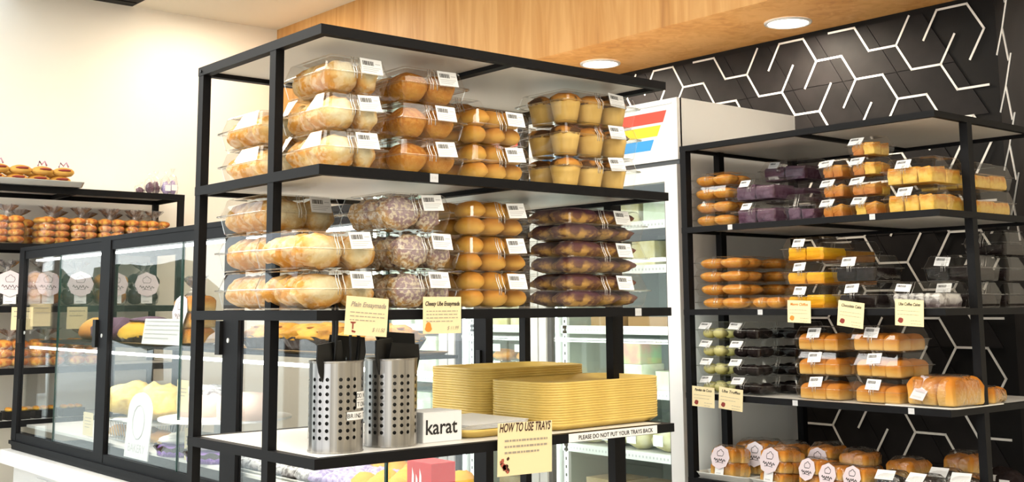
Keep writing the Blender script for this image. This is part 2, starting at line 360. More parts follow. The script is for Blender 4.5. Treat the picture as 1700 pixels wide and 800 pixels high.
# white inlay lines: two families of stepped chains with short stubs
lm = MB().box(-.002, 0, -A_/2-.004, A_/2+.004, -.0052, .0052).mesh('inlay_line'); lm.materials.append(M['grout'])
seen = set()
def line(y1, z1, y2, z2):
    ym, zm = (y1+y2)/2, (z1+z2)/2
    if not (2.60 < min(y1, y2) and max(y1, y2) < 4.95 and .70 < min(z1, z2) and max(z1, z2) < 2.958): return
    k = (round(ym, 3), round(zm, 3))
    if k in seen: return
    seen.add(k)
    o = link(bpy.data.objects.new('inlay_line', lm), wall_right); o.location = (XW-.0004, ym, zm); o.rotation_euler = (math.atan2(z2-z1, y2-y1), 0, 0)
for m_ in range(-6, 8):
    for k in range(-8, 26):
        y, z = Y0-1.5*A_*k+6*A_*m_, 2.809-H_*k     # chain A: left end of a level line
        line(y, z, y-A_, z); line(y-A_, z, y-1.5*A_, z-H_); line(y, z, y+.5*A_, z-H_)
        yb, zb = 3.249-1.5*A_*k+6*A_*m_, 2.809-H_*k  # chain B
        line(yb, zb, yb-A_, zb); line(yb-A_, zb, yb-1.5*A_, zb-H_); line(yb-A_, zb, yb-1.5*A_, zb+H_)
# slanted return wall at the near end of the tiles
hd = R(43.6); dx, dy = -math.cos(hd), -math.sin(hd)
ret = MB(); P0 = Vector((XW+.004, 2.585)); P1 = P0+Vector((dx, dy))*.42; nn = Vector((-dy, dx))*.12
ret.loft([[(P0.x, P0.y, z), (P1.x, P1.y, z), (P1.x+nn.x, P1.y+nn.y, z), (P0.x+nn.x, P0.y+nn.y, z)] for z in (0, ZC)])
wr2 = struct('wall_near', ret, 'tile')
for z in (1.88, 2.145, 2.41, 2.675, 2.94):
    for t0, t1, dz in ((.0, .10, .1), (.10, .16, -.16), (.10, .2, .13)):
        a = P0+Vector((dx, dy))*(t0)+nn*-.02; b = P0+Vector((dx, dy))*(t1)+nn*-.02
        part('inlay_line', MB().tube([(a.x, a.y, z+(0 if t0 == 0 else .1)), (b.x, b.y, z+(.1 if t0 == 0 else .1+dz))], .005, 4), 'grout', wr2)
# wood soffit with downlights
so = struct('trim_1', MB().box(XS, XS+.02, -3, YB, ZS, ZC), 'wood'); so['label'] = 'oak veneer bulkhead face above the fridges'
so2 = struct('trim_2', MB().box(XS+.02, XW+.02, -3, YB, ZS+.0004, ZS+.02), 'wood'); so2['label'] = 'oak veneer underside of the bulkhead'
def downlight(x, y, z, label, power=9):
    t = thing('downlight', label, 'ceiling light', (x, y, z), 0)
    n = 28; rim = MB(); rim.loft([[(r*math.cos(2*math.pi*i/n), r*math.sin(2*math.pi*i/n), zz) for i in range(n)] for r, zz in ((.12, 0), (.118, -.008), (.104, -.010), (.100, -.003))], False, False)
    part('rim', rim, 'white', t, True)
    part('diffuser', MB().cyl(0, 0, -.004, -.002, .102, n=28), 'lamp', t)
    l = bpy.data.lights.new('downlight_light', 'AREA'); l.shape = 'DISK'; l.size = .16; l.energy = power; l.color = WARM
    lo = link(bpy.data.objects.new('downlight_light', l), t); lo.location = (0, 0, -.02)
downlight(4.785, 3.535, ZS, 'round recessed downlight in the wood bulkhead nearest the hexagon-lined wall opening', 12)
downlight(4.735, 4.847, ZS, 'round recessed downlight in the wood bulkhead, behind the centre rack top', 12)
downlight(4.70, 6.3, ZS, 'round recessed downlight in the wood bulkhead, hidden behind the centre rack', 12)
downlight(3.60, 7.36, ZC, 'round recessed downlight in the cream ceiling by the rear wall', 14)
# dark ceiling strip at the far corner
v = thing('ceiling_vent', 'black slotted vent panel in the ceiling at the rear wall', 'vent', (0, 0, 0))
part('frame', MB().box(2.3, 3.186, 7.2, 8.1, ZC, ZC+.03), 'black', v)
for k in range(6): part('slat', MB().box(2.32, 3.17, 7.28+k*.14, 7.33+k*.14, ZC-.006, ZC), 'black', v)
# long store lamps over the aisle (mirrored in the case glass)
for i, (x, y) in enumerate(((0.3, 2.2), (0.3, 5.0), (0.3, 6.9), (-1.9, 3.5), (-1.9, 6.5), (2.2, .6), (2.35, 4.5), (2.35, 6.1))):  # last two are unseen, added to put bright streaks on box lids
    t = thing('strip_lamp', 'long white strip lamp on the aisle ceiling, hung %s' % ['over the camera aisle', 'midway along the case', 'at the rear window', 'at the far aisle start', 'at the far aisle end', 'over the near racks', 'unseen, added above the case end', 'unseen, added above the case middle'][i], 'ceiling light', (x, y, ZC))
    part('housing', MB().box(-.09, .09, -.7, .7, -.05, 0), 'white', t); part('diffuser', MB().box(-.07, .07, -.69, .69, -.066, -.051), 'strip', t)
# trees outside the window
for i, (x, y, s) in enumerate(((-3.0, 23, 1.35), (-6.2, 25, 1.6), (-.2, 24, 1.1), (-9.8, 24, 1.3))):
    t = thing('tree', 'dark green tree outside the shop window, %s' % ['nearest the glass', 'tallest of the four', 'beside the building edge', 'farthest along the street'][i], 'tree', (x, y, 0))
    me = lump(s, s, s*1.15, i+3, .25, .7, 18, 12, 2.4, mname='crown')
    M.setdefault('leaf', mat('leaf_green', (.02, .06, .02), .7)); M.setdefault('bark', mat('bark', (.08, .05, .03), .8))
    part('crown', me, 'leaf', t, loc=(0, 0, .75)); part('trunk', MB().cyl(0, 0, 0, 1.0, .14, .1, 8), 'bark', t)
gnd = struct('ground', MB().box(-30, 30, 8.4, 60, -.15, -.05), 'floor')

# ---------------------------------------------------------------- black racks
def rack(label, loc, rz, L, W, zs, pf, tops, zmin=0, mid=True, tw_=.02, td=.026, bh=.0205, extra=None, cat='display rack', name='display_rack'):
    """two-row metal rack: posts set back from the front, rail frames with white boards"""
    t = thing(name, label, cat, (*loc, 0), rz)
    ztop = max(zs)
    ends = (.0008, L-tw_-.0008)
    for x in ends:
        for y in (pf, W-td-.0008):
            part('post', MB().box(x, x+tw_, y, y+td, zmin, ztop-.001), 'black', t)
    for z in zs:
        part('rail', MB().box(0, L, 0, .02, z-bh, z), 'black', t)
        part('rail', MB().box(0, L, W-.02, W, z-bh, z), 'black', t)
        for x in (0, L-.02): part('rail', MB().box(x, x+.02, .02, W-.02, z-bh, z), 'black', t)
        part('shelf_board', MB().box(.02, L-.02, .02, W-.02, z-.010, z-.0006), 'shelf', t)
        if mid: part('cross_bar', MB().box(L*.5-.012, L*.5+.012, .02, W-.02, z-bh, z-.0105), 'black', t)
    for x, y, z0, z1 in (extra or []): part('post', MB().box(x, x+tw_, y, y+td, z0, z1), 'black', t)
    return t
ZR = [2.117, 1.833, 1.546, 1.264]
CX, CY = 1.175, 2.0
rack('black metal centre rack with stacked pastry clamshells and a tray shelf', (CX, CY), 0, 1.011, .565, ZR+[.62, .16], .187, 4)
RX, RY = 3.815, 3.42
ZQ = [2.241, 1.885, 1.534, 1.184, .834]
bolt_host = COL.objects['display_rack']
part('bolt', MB().cyl(0, 0, 0, .002, .004, n=8), 'black2', bolt_host, loc=(-.0022, .55, 2.107), rot=(0, R(90), 0))
rack('black metal rack of cakes and breads before the hexagon tile wall', (RX, RY), R(-90), 1.22, .80, ZQ+[.3], .225, 4, tw_=.032, td=.034, bh=.024, extra=[(.0008, .001, 0, 2.22)])
rack('black metal wall rack of bagged rolls along the cream rear wall', (1.92, 7.60), 0, 1.49, .46, [2.331, 1.965, 1.577, 1.196, .877, .4], .0008, 4, tw_=.04, td=.03, bh=.04, name='bread_rack')
FC = Matrix.Identity(4)
FR = Matrix.Translation((RX, RY, 0)) @ Matrix.Rotation(R(-90), 4, 'Z')

# ---------------------------------------------------------------- clamshells
def lid_mesh(w, d, hb, hl, tilt=18):
    mb = MB(); h = hb+hl; iy = 2*hl*math.tan(R(tilt)); ix = 2*hl*.28
    mb.loft([rrect(w+.012, d+.012, .012, hb+.0025, 3), rrect(w, d, .014, hb+.003, 3), rrect(w-ix*.92, d-iy*.92, .012, h-hl*.08, 3), rrect(w-ix-.006, d-iy-.006, .011, h, 3), rrect(w-ix-.022, d-iy-.022, .008, h, 3), rrect(w-ix-.026, d-iy-.026, .007, h-.002, 3)], False, True)
    return mb.mesh('lid', False)
def tub_mesh(w, d, hb):
    mb = MB()
    mb.loft([rrect(w-.030, d-.030, .012, .004, 3), rrect(w-.022, d-.022, .014, .0008, 3), rrect(w-.016, d-.016, .014, .004, 3), rrect(w-.002, d-.002, .014, hb-.002, 3), rrect(w, d, .014, hb, 3), rrect(w+.012, d+.012, .012, hb+.001, 3)], True, False)
    return mb.mesh('tub', False)
def sticker_mesh(w, h): return MB().box(-w/2, w/2, -.0006, .0006, -h/2, h/2).mesh('price_sticker')
def print_mesh(w, h, seed):
    mb = MB(); rnd = random.Random(seed); x = -w*.42; y = -.0009
    while x < w*.12:
        b = rnd.choice((.0009, .0016, .0024)); mb.quad((x, y, h*.06), (x+b, y, h*.06), (x+b, y, h*.34), (x, y, h*.34)); x += b+rnd.choice((.0009, .0014))
    return mb.mesh('barcode_print')
def print2_mesh(w, h, seed):
    mb = MB(); y = -.0009
    for k, z in enumerate((-.1, -.22, -.34)): mb.quad((-w*.42, y, h*z), (w*(.42-.1*k), y, h*z), (w*(.42-.1*k), y, h*(z+.045)), (-w*.42, y, h*(z+.045)))
    mb.quad((w*.18, y, h*.16), (w*.42, y, h*.16), (w*.42, y, h*.22), (w*.18, y, h*.22))
    return mb.mesh('text_print')
def clamshell(mtx, w, d, hb, hl, label, group, lx=.2, lw=.052, lh=.036, tilt=18, sticker=True, on_top=False, name='clamshell_box'):
    t = thing(name, label, 'container', group=group); t.matrix_world = mtx
    part('tub', cached(('tub', w, d, hb), lambda: tub_mesh(w, d, hb)), 'clear', t)
    part('lid', cached(('lid', w, d, hb, hl, tilt), lambda: lid_mesh(w, d, hb, hl, tilt)), 'clear', t)
    def rim():
        mb = MB(); mb.loft([rrect(w, d, .022, hb-.0005), rrect(w+.013, d+.013, .016, hb), rrect(w+.013, d+.013, .016, hb+.003), rrect(w, d, .022, hb+.0035)], False, False); return mb.mesh('rim', True)
    part('rim', cached(('rim', w, d, hb), rim), 'rimclear', t)
    def clasp():
        mb = MB()
        for k in (-.5, 0, .9): x = k*.012-w*.06; mb.tube([(x, -d/2-.003, hb*.75), (x, -d/2-.004, hb+.004), (x, -d/2-.001+hl*.5*math.tan(R(tilt)), hb+hl*.5), (x, -d/2-.001+hl*.95*math.tan(R(tilt)), hb+hl*.95)], .0011, 5)
        return mb.mesh('clasp', True)
    part('clasp', cached(('clasp', w, d, hb, hl, tilt), clasp), 'ribclear', t)
    if sticker:
        s = part('price_sticker', cached(('st', lw, lh), lambda: sticker_mesh(lw, lh)), 'paper', t)
        if on_top: s.location = (lx*w, -d/2+.036, hb+hl+.0006); s.rotation_euler = (R(-72), 0, 0)
        else: s.location = (lx*w, -d/2-.0016+hl*.52*math.tan(R(tilt)), hb+hl*.52); s.rotation_euler = (R(-tilt), R(random.uniform(-4, 4)), 0)
        part('barcode_print', cached(('bc', lw, lh), lambda: print_mesh(lw, lh, 3)), 'ink', s)
        part('text_print', cached(('tp', lw, lh), lambda: print2_mesh(lw, lh, 3)), 'ltgrey', s)
    return t
LEV = {1: ['only'], 2: ['lower', 'upper'], 3: ['bottom', 'middle', 'topmost'], 4: ['bottom', 'second-lowest', 'second-highest', 'topmost']}
# --- contents: lists of (name, mesh, material, local matrix)
def V(kind, k, *a, **kw): return cached((kind, k), lambda: lump(*a, seed=k+hash(kind) % 17 if False else k+len(kind), mname=kind, **kw))
def fill_ensay(w, d, h, rnd, big=True, m='ensay'):
    out = []; cws = ((w-.03)*.60, (w-.03)*.40); dd = (d-.03)/4; x = -w/2+.015
    for i in range(2):
        cw = cws[i]
        for j in range(4):
            k = rnd.randrange(3)
            me = cached(('ensaymada_bun', k, i, m, round(w, 3), round(d, 3), h), lambda: lump(cw*.53, dd*.66, h*.90, k+2+i*5, .09 if m == 'ensay' else .10, .95, 26, 16, 2.2 if m == 'ensay' else 3, sq=.55, mname='ensaymada_bun'))
            out.append(('ensaymada_bun', me, m, TR(x+cw*.5+rnd.uniform(-.003, .003), -d/2+.017+dd*(j+.5), .003, R(rnd.uniform(-9, 9)), R(rnd.uniform(-12, -2)), R(rnd.uniform(-5, 5)))))
        x += cw
    return out
def fill_ube(w, d, h, rnd): return fill_ensay(w, d, h, rnd, m='ube')
def fill_cheese(w, d, h, rnd):
    out = []; cw = (w-.03)/2; cd = (d-.03)/2
    for i in range(2):
        for j in range(2):
            k = rnd.randrange(3)
            me = cached(('cheese_bun', k, w, d), lambda: lump(cw*.50, cd*.51, h*.9, k+5, .05, 1.1, 24, 13, 1.6, sq=.95, mname='cheese_bun'))
            out.append(('cheese_bun', me, 'cheese', TR(-w/2+.015+cw*(i+.5), -d/2+.015+cd*(j+.5), .003, rnd.uniform(-.1, .1), R(rnd.uniform(-8, 2)), 0)))
    return out
def fill_roll(w, d, h, rnd):
    out = []; cw = (w-.026)/3; cd = (d-.026)/2; hh = h/2-.002
    for lv in range(2):
        for i in range(3):
            for j in range(2):
                k = rnd.randrange(3)
                me = cached(('milk_roll', k, w, d, h), lambda: lump(cw*.50, cd*.52, hh*1.12, k+8, .06, .75, 16, 9, 1.2, mname='milk_roll'))
                out.append(('milk_roll', me, 'roll', TR(-w/2+.013+cw*(i+.5)+(rnd.uniform(-.004, .004)), -d/2+.013+cd*(j+.5), .003+lv*hh*.98, rnd.uniform(-.2, .2))))
    return out
def fill_long(w, d, h, rnd):
    out = []; cw = (w-.03); hh = h/2-.002
    for lv in range(2):
        for j in range(2):
            k = rnd.randrange(3)
            me = cached(('ube_roll', k, 0, w, d, h), lambda: lump(cw*.27, (d-.03)*.26, hh*1.16, k+12, .08, .85, 24, 13, 2.4, sq=.6, mname='ube_roll'))
            out.append(('ube_roll', me, 'uberoll', TR(-w/2+.015+cw*.26, -d/2+.015+(d-.03)*(.25+.5*j), .003+lv*hh, rnd.uniform(-.08, .08))))
        for i in range(2):
            k = rnd.randrange(3)
            me = cached(('ube_roll', k, 1, w, d, h), lambda: lump(cw*.125, (d-.03)*.5, hh*1.12, k+17, .08, .85, 18, 13, 2.4, sq=.6, mname='ube_roll'))
            out.append(('ube_roll', me, 'uberoll', TR(-w/2+.015+cw*(.64+.235*i), 0, .003+lv*hh, rnd.uniform(-.06, .06))))
    return out
def fill_slabs(name, m, nx=2, ny=1, hf=.62, dome=0, m2=None):
    def f(w, d, h, rnd):
        out = []; cw = (w-.034)/nx; cd = (d-.034)/ny
        for i in range(nx):
            for j in range(ny):
                k = rnd.randrange(3)
                me = cached((name, k, nx, ny, w, d, h), lambda: block(cw*.97, cd*.97, h*hf, k+3, .006, mname=name, dome=dome))
                out.append((name, me, m2 if (m2 and i >= nx-1) else m, TR(-w/2+.017+cw*(i+.5), -d/2+.017+cd*(j+.5), .004, rnd.uniform(-.03, .03))))
        return out
    return f
def fill_tart(w, d, h, rnd):
    out = []; cw = (w-.03)/2; cd = (d-.03)/2
    for i in range(2):
        for j in range(2):
            k = rnd.randrange(3)
            me = cached(('custard_tart', k, w, d), lambda: lump(cw*.52, cd*.52, h*.84, k+4, .05, 1.3, 18, 9, 1.5, sq=.97, mname='custard_tart'))
            out.append(('custard_tart', me, 'tart', TR(-w/2+.015+cw*(i+.5), -d/2+.015+cd*(j+.5), .003, rnd.uniform(-.1, .1))))
    return out
def fill_mini(m, name='mini_cake'):
    def f(w, d, h, rnd):
        out = []; cw = (w-.03)/2; cd = (d-.03)/2
        for i in range(2):
            for j in range(2):
                k = rnd.randrange(3)
                me = cached((name, k, w, d, h), lambda: lump(cw*.5, cd*.5, h*.6, k+4, .07, .9, 14, 8, 1.8, sq=.8, mname=name))
                out.append((name, me, m, TR(-w/2+.015+cw*(i+.5), -d/2+.015+cd*(j+.5), .003, rnd.uniform(-.1, .1))))
        return out
    return f
def pillow(w, d, h, seed, mname):
    """one square pull-apart roll: straight torn sides, domed crown"""
    mb = MB(); rings = []
    for z, q in ((0, .90), (.08, .98), (.35, 1.0), (.68, .99), (.86, .90), (.96, .70), (1, .40)):
        ring = []
        for p in rrect(w*q, d*q, min(w, d)*(.14 if z < .7 else .3)*q, h*z, 4):
            v = Vector(p); o = Vector((seed*3.7, seed*1.9, 0)); k = .0035
            ring.append((v.x+k*noise.noise(v*38+o), v.y+k*noise.noise(v*38+o+Vector((9, 0, 0))), v.z+(.006*noise.noise(v*26+o) if z > .3 else 0)))
        rings.append(ring)
    mb.loft(rings); return mb.mesh(mname, True)
def fill_loaf(w, d, h, rnd):
    out = []; cw = (w-.03)/3; cd = (d-.03)/2
    for i in range(3):
        for j in range(2):
            k = rnd.randrange(3)
            me = cached(('pull_apart_roll', k, w, d, h), lambda: pillow(cw*1.0, cd*1.0, h*.66, k+6, 'pull_apart_roll'))
            out.append(('pull_apart_roll', me, 'loaf', TR(-w/2+.015+cw*(i+.5), -d/2+.015+cd*(j+.5), .003, rnd.uniform(-.04, .04), R(rnd.uniform(-2, 2)), R(rnd.uniform(-2, 2)))))
    return out
MUF = {}
def fill_muffin(w, d, h, rnd): return 'MUFFIN'
def muffin(mtx, r, h, label, group):
    t = thing('muffin', label, 'muffin', group=group); t.matrix_world = mtx
    def cup():
        mb = MB(); n = 24; rings = []
        for k in range(4):
            q = k/3; rr = r*(.70+.28*q)
            rings.append([((rr+.0012*(i % 2))*math.cos(2*math.pi*i/n), (rr+.0012*(i % 2))*math.sin(2*math.pi*i/n), h*.72*q) for i in range(n)])
        mb.loft(rings, True, True); return mb.mesh('paper_cup', True)
    part('paper_cup', cached(('mcup', r, h), cup), 'muffinpaper', t)
    k = random.randrange(3)
    part('muffin_top', cached(('mtop', k, r, h), lambda: lump(r*1.06, r*1.06, h*.42, k+9, .08, .5, 16, 8, 2, mname='muffin_top')), 'muffintop', t, loc=(0, 0, h*.58))
def stack(F, x0, x1, y0, d, z, n, h, fill, what, bun, cat, loc, hbf=.5, lx=.2, jit=.004, tilt=18, lw=.052, lh=.036, m_alt=None, tops=None, sticker=True, rot=0):
    """n clamshells piled on a shelf at local x0..x1, front at y0; every bun inside is a thing of its own"""
    w = round(x1-x0-.012, 3); rnd = random.Random(int(x0*1000)+int(z*100)*7+int(y0*1000)); d = round(d, 3)
    for i in range(n):
        lev = LEV[n][i]; jx, jy = rnd.uniform(-jit, jit), rnd.uniform(-jit, jit)
        if tops and i == n-1: jx += tops
        m = F @ TR((x0+x1)/2+jx, y0+d/2+jy, z+.0006+i*(h+.0012), R(rnd.uniform(-1.2, 1.2)+rot))
        hb = round(h*hbf, 4); hl = round(h-hb, 4)
        lab = ('%s clamshell of %s, %s' % (lev, what, loc)) if n > 1 else ('clamshell of %s, %s' % (what, loc))
        clamshell(m, w, d, hb, hl, lab, 'clear clamshells, '+loc, lx, lw, lh, tilt, sticker)
        fl = fill(w, d, h, rnd)
        where = '%s%s' % (lev+' box, ' if n > 1 else '', loc)
        gr = bun+'s, '+where
        if fl == 'MUFFIN':
            cw = (w-.02)/3; cd = (d-.02)/2; r = min(cw, cd)*.5
            for a in range(3):
                for b in range(2):
                    muffin(m @ TR(-w/2+.01+cw*(a+.5), -d/2+.012+cd*(b+.5), .003, rnd.uniform(0, 6)), round(r*.96, 4), round(h*.93, 4), '%s, %s %s, %s' % (bun, ('front', 'rear')[b], ('left', 'middle', 'right')[a], where), gr)
            continue
        def ranks(vals, words):
            u = []
            for v in sorted(vals):
                if not u or v-u[-1] > .022: u.append(v)
            ws = words.get(len(u), ORDS); return [ws[max(k for k in range(len(u)) if u[k] <= v+1e-6)] for v in vals]
        for kind in sorted({q[0] for q in fl}):
            it = [q for q in fl if q[0] == kind]
            wx = ranks([q[3].translation.x for q in it], {1: [''], 2: ['left', 'right'], 3: ['left', 'middle', 'right']})
            wy = ranks([q[3].translation.y for q in it], {1: [''], 2: ['front', 'rear'], 3: ['front', 'centre', 'rear']})
            wz = ranks([q[3].translation.z for q in it], {1: [''], 2: ['lower', 'upper']})
            for (nm, me, mm, lm_), a, b, c in zip(it, wx, wy, wz):
                pos = ' '.join(q for q in (c, b, a) if q); bn = bun if kind != 'bun_slice' else 'cut bun slice'
                place(nm, me, mm, m @ lm_, '%s, %s, %s' % (bn, pos, where) if pos else '%s, %s' % (bn, where), cat, gr)
ORDS = ['first', 'second', 'third', 'fourth', 'fifth', 'sixth', 'seventh', 'eighth']
# ---- centre rack, upper shelf (local x measured in the room)
z2, z3, z4 = ZR[1], ZR[2], ZR[3]
stack(FC, 1.197, 1.362, 2.025, .20, z2, 3, .0775, fill_ensay, 'sugar-dusted pale buns', 'sugar-dusted pale bun', 'bun', 'upper centre shelf beside the corner post', tops=.006)
stack(FC, 1.20, 1.40, 2.31, .2, z2, 2, .0775, fill_ensay, 'pale buns', 'pale bun', 'bun', 'upper centre shelf behind the corner post', sticker=False)
stack(FC, 1.39, 1.578, 2.03, .19, z2, 3, .0775, fill_cheese, 'browned cheese buns', 'browned cheese bun', 'bun', 'upper centre shelf above the grey shelf tag')
stack(FC, 1.583, 1.775, 2.03, .19, z2, 2, .0815, fill_roll, 'small golden rolls', 'small golden roll', 'roll', 'upper centre shelf beside the browned buns')
stack(FC, 1.655, 1.835, 2.27, .19, z2, 3, .0775, fill_cheese, 'brown buns', 'brown bun', 'bun', 'upper centre shelf behind the golden rolls', sticker=False)
stack(FC, 1.855, 2.125, 2.03, .18, z2, 3, .0785, fill_muffin, 'marbled muffins', 'marbled muffin', 'muffin', 'upper centre shelf at the far end', hbf=.62)
# ---- centre rack, second shelf
stack(FC, 1.142, 1.365, 2.028, .19, z3, 2, .079, fill_ensay, 'sugar-dusted pale buns', 'sugar-dusted pale bun', 'bun', 'second centre shelf behind the price card', jit=.002)
stack(FC, 1.19, 1.405, 2.265, .225, z3, 3, .083, fill_ensay, 'golden pale buns', 'golden pale bun', 'bun', 'second centre shelf behind the corner post', jit=.003)
stack(FC, 1.37, 1.558, 2.03, .2, z3, 3, .081, fill_ube, 'crumbed purple buns', 'crumbed purple bun', 'bun', 'second centre shelf between pale buns and rolls', tops=-.022)
stack(FC, 1.563, 1.78, 2.03, .19, z3, 3, .079, fill_roll, 'small golden rolls', 'small golden roll', 'roll', 'second centre shelf beside the purple buns')
stack(FC, 1.80, 2.02, 2.28, .2, z3, 3, .078, fill_long, 'purple swirl rolls', 'purple swirl roll', 'roll', 'second centre shelf in the rear row', sticker=False)
stack(FC, 1.862, 2.148, 2.03, .19, z3, 3, .0785, fill_long, 'purple swirl rolls', 'purple swirl roll', 'roll', 'second centre shelf at the far end')
# ---- hexagon-wall rack
q2, q3, q4, q5 = ZQ[1:5]
kw = dict(lx=-.2, tilt=35, lw=.05, lh=.034)
stack(FR, .015, .245, .035, .2, q2, 4, .0565, fill_tart, 'orange custard tarts', 'orange custard tart', 'tart', 'wall rack upper shelf next to the fridge', sticker=False)
stack(FR, .25, .49, .03, .19, q2, 2, .094, fill_slabs('jam_cake', 'ubejam', 2, 1, .62, .01), 'violet cake', 'violet cake piece', 'cake', 'wall rack upper shelf beside the orange tarts', **kw)
stack(FR, .22, .48, .25, .2, q2, 3, .094, fill_slabs('jam_cake', 'ubejam', 2, 1, .62, .01), 'violet cake', 'violet cake piece', 'cake', 'wall rack upper shelf in the rear row', **kw)
stack(FR, .507, .675, .03, .2, q2, 1, .105, fill_slabs('jam_cake', 'ubejam', 2, 1, .4, .01), 'violet cake', 'violet cake piece', 'cake', 'wall rack upper shelf between violet and mini cakes', sticker=False)
stack(FR, .68, .81, .03, .15, q2, 3, .0755, fill_slabs('mini_cake', 'bcake', 2, 2, .58, .008), 'mini sponge cakes', 'mini sponge cake', 'cake', 'wall rack upper shelf in the shorter mini stack', lx=-.2, tilt=40, lw=.06, lh=.036)
stack(FR, .815, .955, .03, .15, q2, 4, .0745, fill_slabs('mini_cake', 'ycake', 2, 2, .58, .008, 'bcake'), 'mini yellow cakes', 'mini yellow cake', 'cake', 'wall rack upper shelf in the tallest mini stack', lx=-.2, tilt=40, lw=.06, lh=.036)
stack(FR, .965, 1.195, .03, .24, q2, 2, .1, fill_slabs('cake_slice', 'ycake', 3, 2, .55, .01, 'bcake'), 'yellow cake slices', 'yellow cake slice', 'cake', 'wall rack upper shelf near the outer post', lx=-.1, tilt=35, lw=.06, lh=.04)
stack(FR, .90, 1.18, .36, .28, q2, 2, .1, fill_slabs('cake_slice', 'ycake', 3, 2, .5, .01, 'bcake'), 'yellow cake slices', 'yellow cake slice', 'cake', 'wall rack upper shelf, rear outer end', sticker=False)
stack(FR, .03, .295, .03, .2, q3, 4, .0545, fill_tart, 'orange custard tarts', 'orange custard tart', 'tart', 'wall rack second shelf next to the fridge', sticker=False)
stack(FR, .06, .33, .25, .2, q3, 4, .0545, fill_tart, 'orange custard tarts', 'orange custard tart', 'tart', 'wall rack second shelf rear row', sticker=False)
stack(FR, .305, .485, .03, .18, q3, 1, .053, fill_tart, 'orange custard tarts', 'orange custard tart', 'tart', 'lone low one on the wall rack second shelf', sticker=False)
stack(FR, .49, .708, .03, .2, q3, 3, .093, fill_slabs('mango_cake', 'mango', 2, 1, .5, .005), 'mango yellow cake', 'mango yellow cake piece', 'cake', 'wall rack second shelf beside the tarts', lx=-.1, tilt=28, lw=.055, lh=.036)
stack(FR, .50, .70, .25, .2, q3, 3, .09, fill_slabs('brown_cake', 'bcake', 2, 1, .5, .005), 'brown cake', 'brown cake piece', 'cake', 'wall rack second shelf behind the mango cakes', sticker=False)
stack(FR, .725, .938, .03, .2, q3, 2, .1, fill_slabs('chocolate_cake', 'choc', 2, 1, .5, .005), 'dark chocolate cake', 'dark chocolate cake piece', 'cake', 'wall rack second shelf beside the mango cakes', lx=-.1, tilt=28, lw=.06, lh=.038)
stack(FR, .955, 1.19, .03, .2, q3, 1, .098, fill_slabs('crumb_cake', 'cookie', 3, 1, .5, .005), 'crumbly dark cake slices', 'crumbly dark cake slice', 'cake', 'wall rack second shelf behind the outer price card', lx=-.2, tilt=32, lw=.06, lh=.032)
stack(FR, .985, 1.19, .25, .24, q3, 2, .098, fill_slabs('chocolate_cake', 'choc', 2, 1, .5, .005), 'dark chocolate cake', 'dark chocolate cake piece', 'cake', 'wall rack second shelf rear row outer end', lx=-.1, tilt=28, lw=.06, lh=.038)
stack(FR, 1.0, 1.19, .52, .2, q3, 3, .098, fill_slabs('chocolate_cake', 'choc', 2, 1, .4, .005), 'dark cake', 'dark cake piece', 'cake', 'wall rack second shelf deepest row', sticker=False)
stack(FR, .03, .187, .03, .15, q4, 4, .0735, fill_mini('pandan'), 'pale green mini cakes', 'pale green mini cake', 'cake', 'wall rack third shelf next to the fridge', lx=-.2, tilt=40, lw=.06, lh=.034)
stack(FR, .193, .375, .03, .15, q4, 4, .0735, fill_mini('choc'), 'dark mini cakes', 'dark mini cake', 'cake', 'wall rack third shelf beside the pale green ones', lx=-.25, tilt=40, lw=.06, lh=.034)
stack(FR, .23, .45, .2, .2, q4, 4, .0735, fill_mini('choc'), 'dark mini cakes', 'dark mini cake', 'cake', 'wall rack third shelf rear row', sticker=False)
stack(FR, .525, .747, .04, .23, q4, 3, .093, fill_loaf, 'golden pull-apart rolls', 'golden pull-apart roll', 'roll', 'wall rack third shelf under the mango cakes', hbf=.45, lx=-.05, tilt=28, lw=.06, lh=.042)
stack(FR, .785, 1.012, .04, .23, q4, 3, .0945, fill_loaf, 'golden pull-apart rolls', 'golden pull-apart roll', 'roll', 'wall rack third shelf beside the bagged loaf', hbf=.45, lx=-.05, tilt=28, lw=.06, lh=.042)

# ---------------------------------------------------------------- bagged breads
def bag_mesh(w, d, h, seed, knot=True):
    mb = MB(); rings = []; n = 20
    prof = [(.80, .0), (.98, .06), (1.03, .35), (1.0, .62), (.82, .80), (.40, .92), (.14, 1.0)] if knot else [(.9, 0), (1.02, .1), (1.03, .5), (.98, .85), (.7, 1.0)]
    if knot: prof += [(.30, 1.10), (.46, 1.22)]
    for k, (s_, t) in enumerate(prof):
        ring = []
        for i, p in enumerate(rrect(w*s_, d*(s_ if s_ > .5 or not knot else s_*1.2), min(w, d)*s_*.3, h*t, 4)):
            q = Vector(p); q += Vector((noise.noise(q*40+Vector((seed, 0, 0))), noise.noise(q*40+Vector((0, seed, 5))), noise.noise(q*30+Vector((seed, 9, 5)))))*.006; ring.append(q)
        rings.append(ring)
    mb.loft(rings, True, not knot); return mb.mesh('bag', True)
def round_label_mesh(r):
    mb = MB(); n = 24; ring = [(r*(1+.05*math.cos(8*2*math.pi*i/n))*math.cos(2*math.pi*i/n), r*(1+.05*math.cos(8*2*math.pi*i/n))*math.sin(2*math.pi*i/n)) for i in range(n)]
    mb.loft([[(x, y, z) for x, z in ring] for y in (0, -.0008)]); return mb.mesh('round_label')
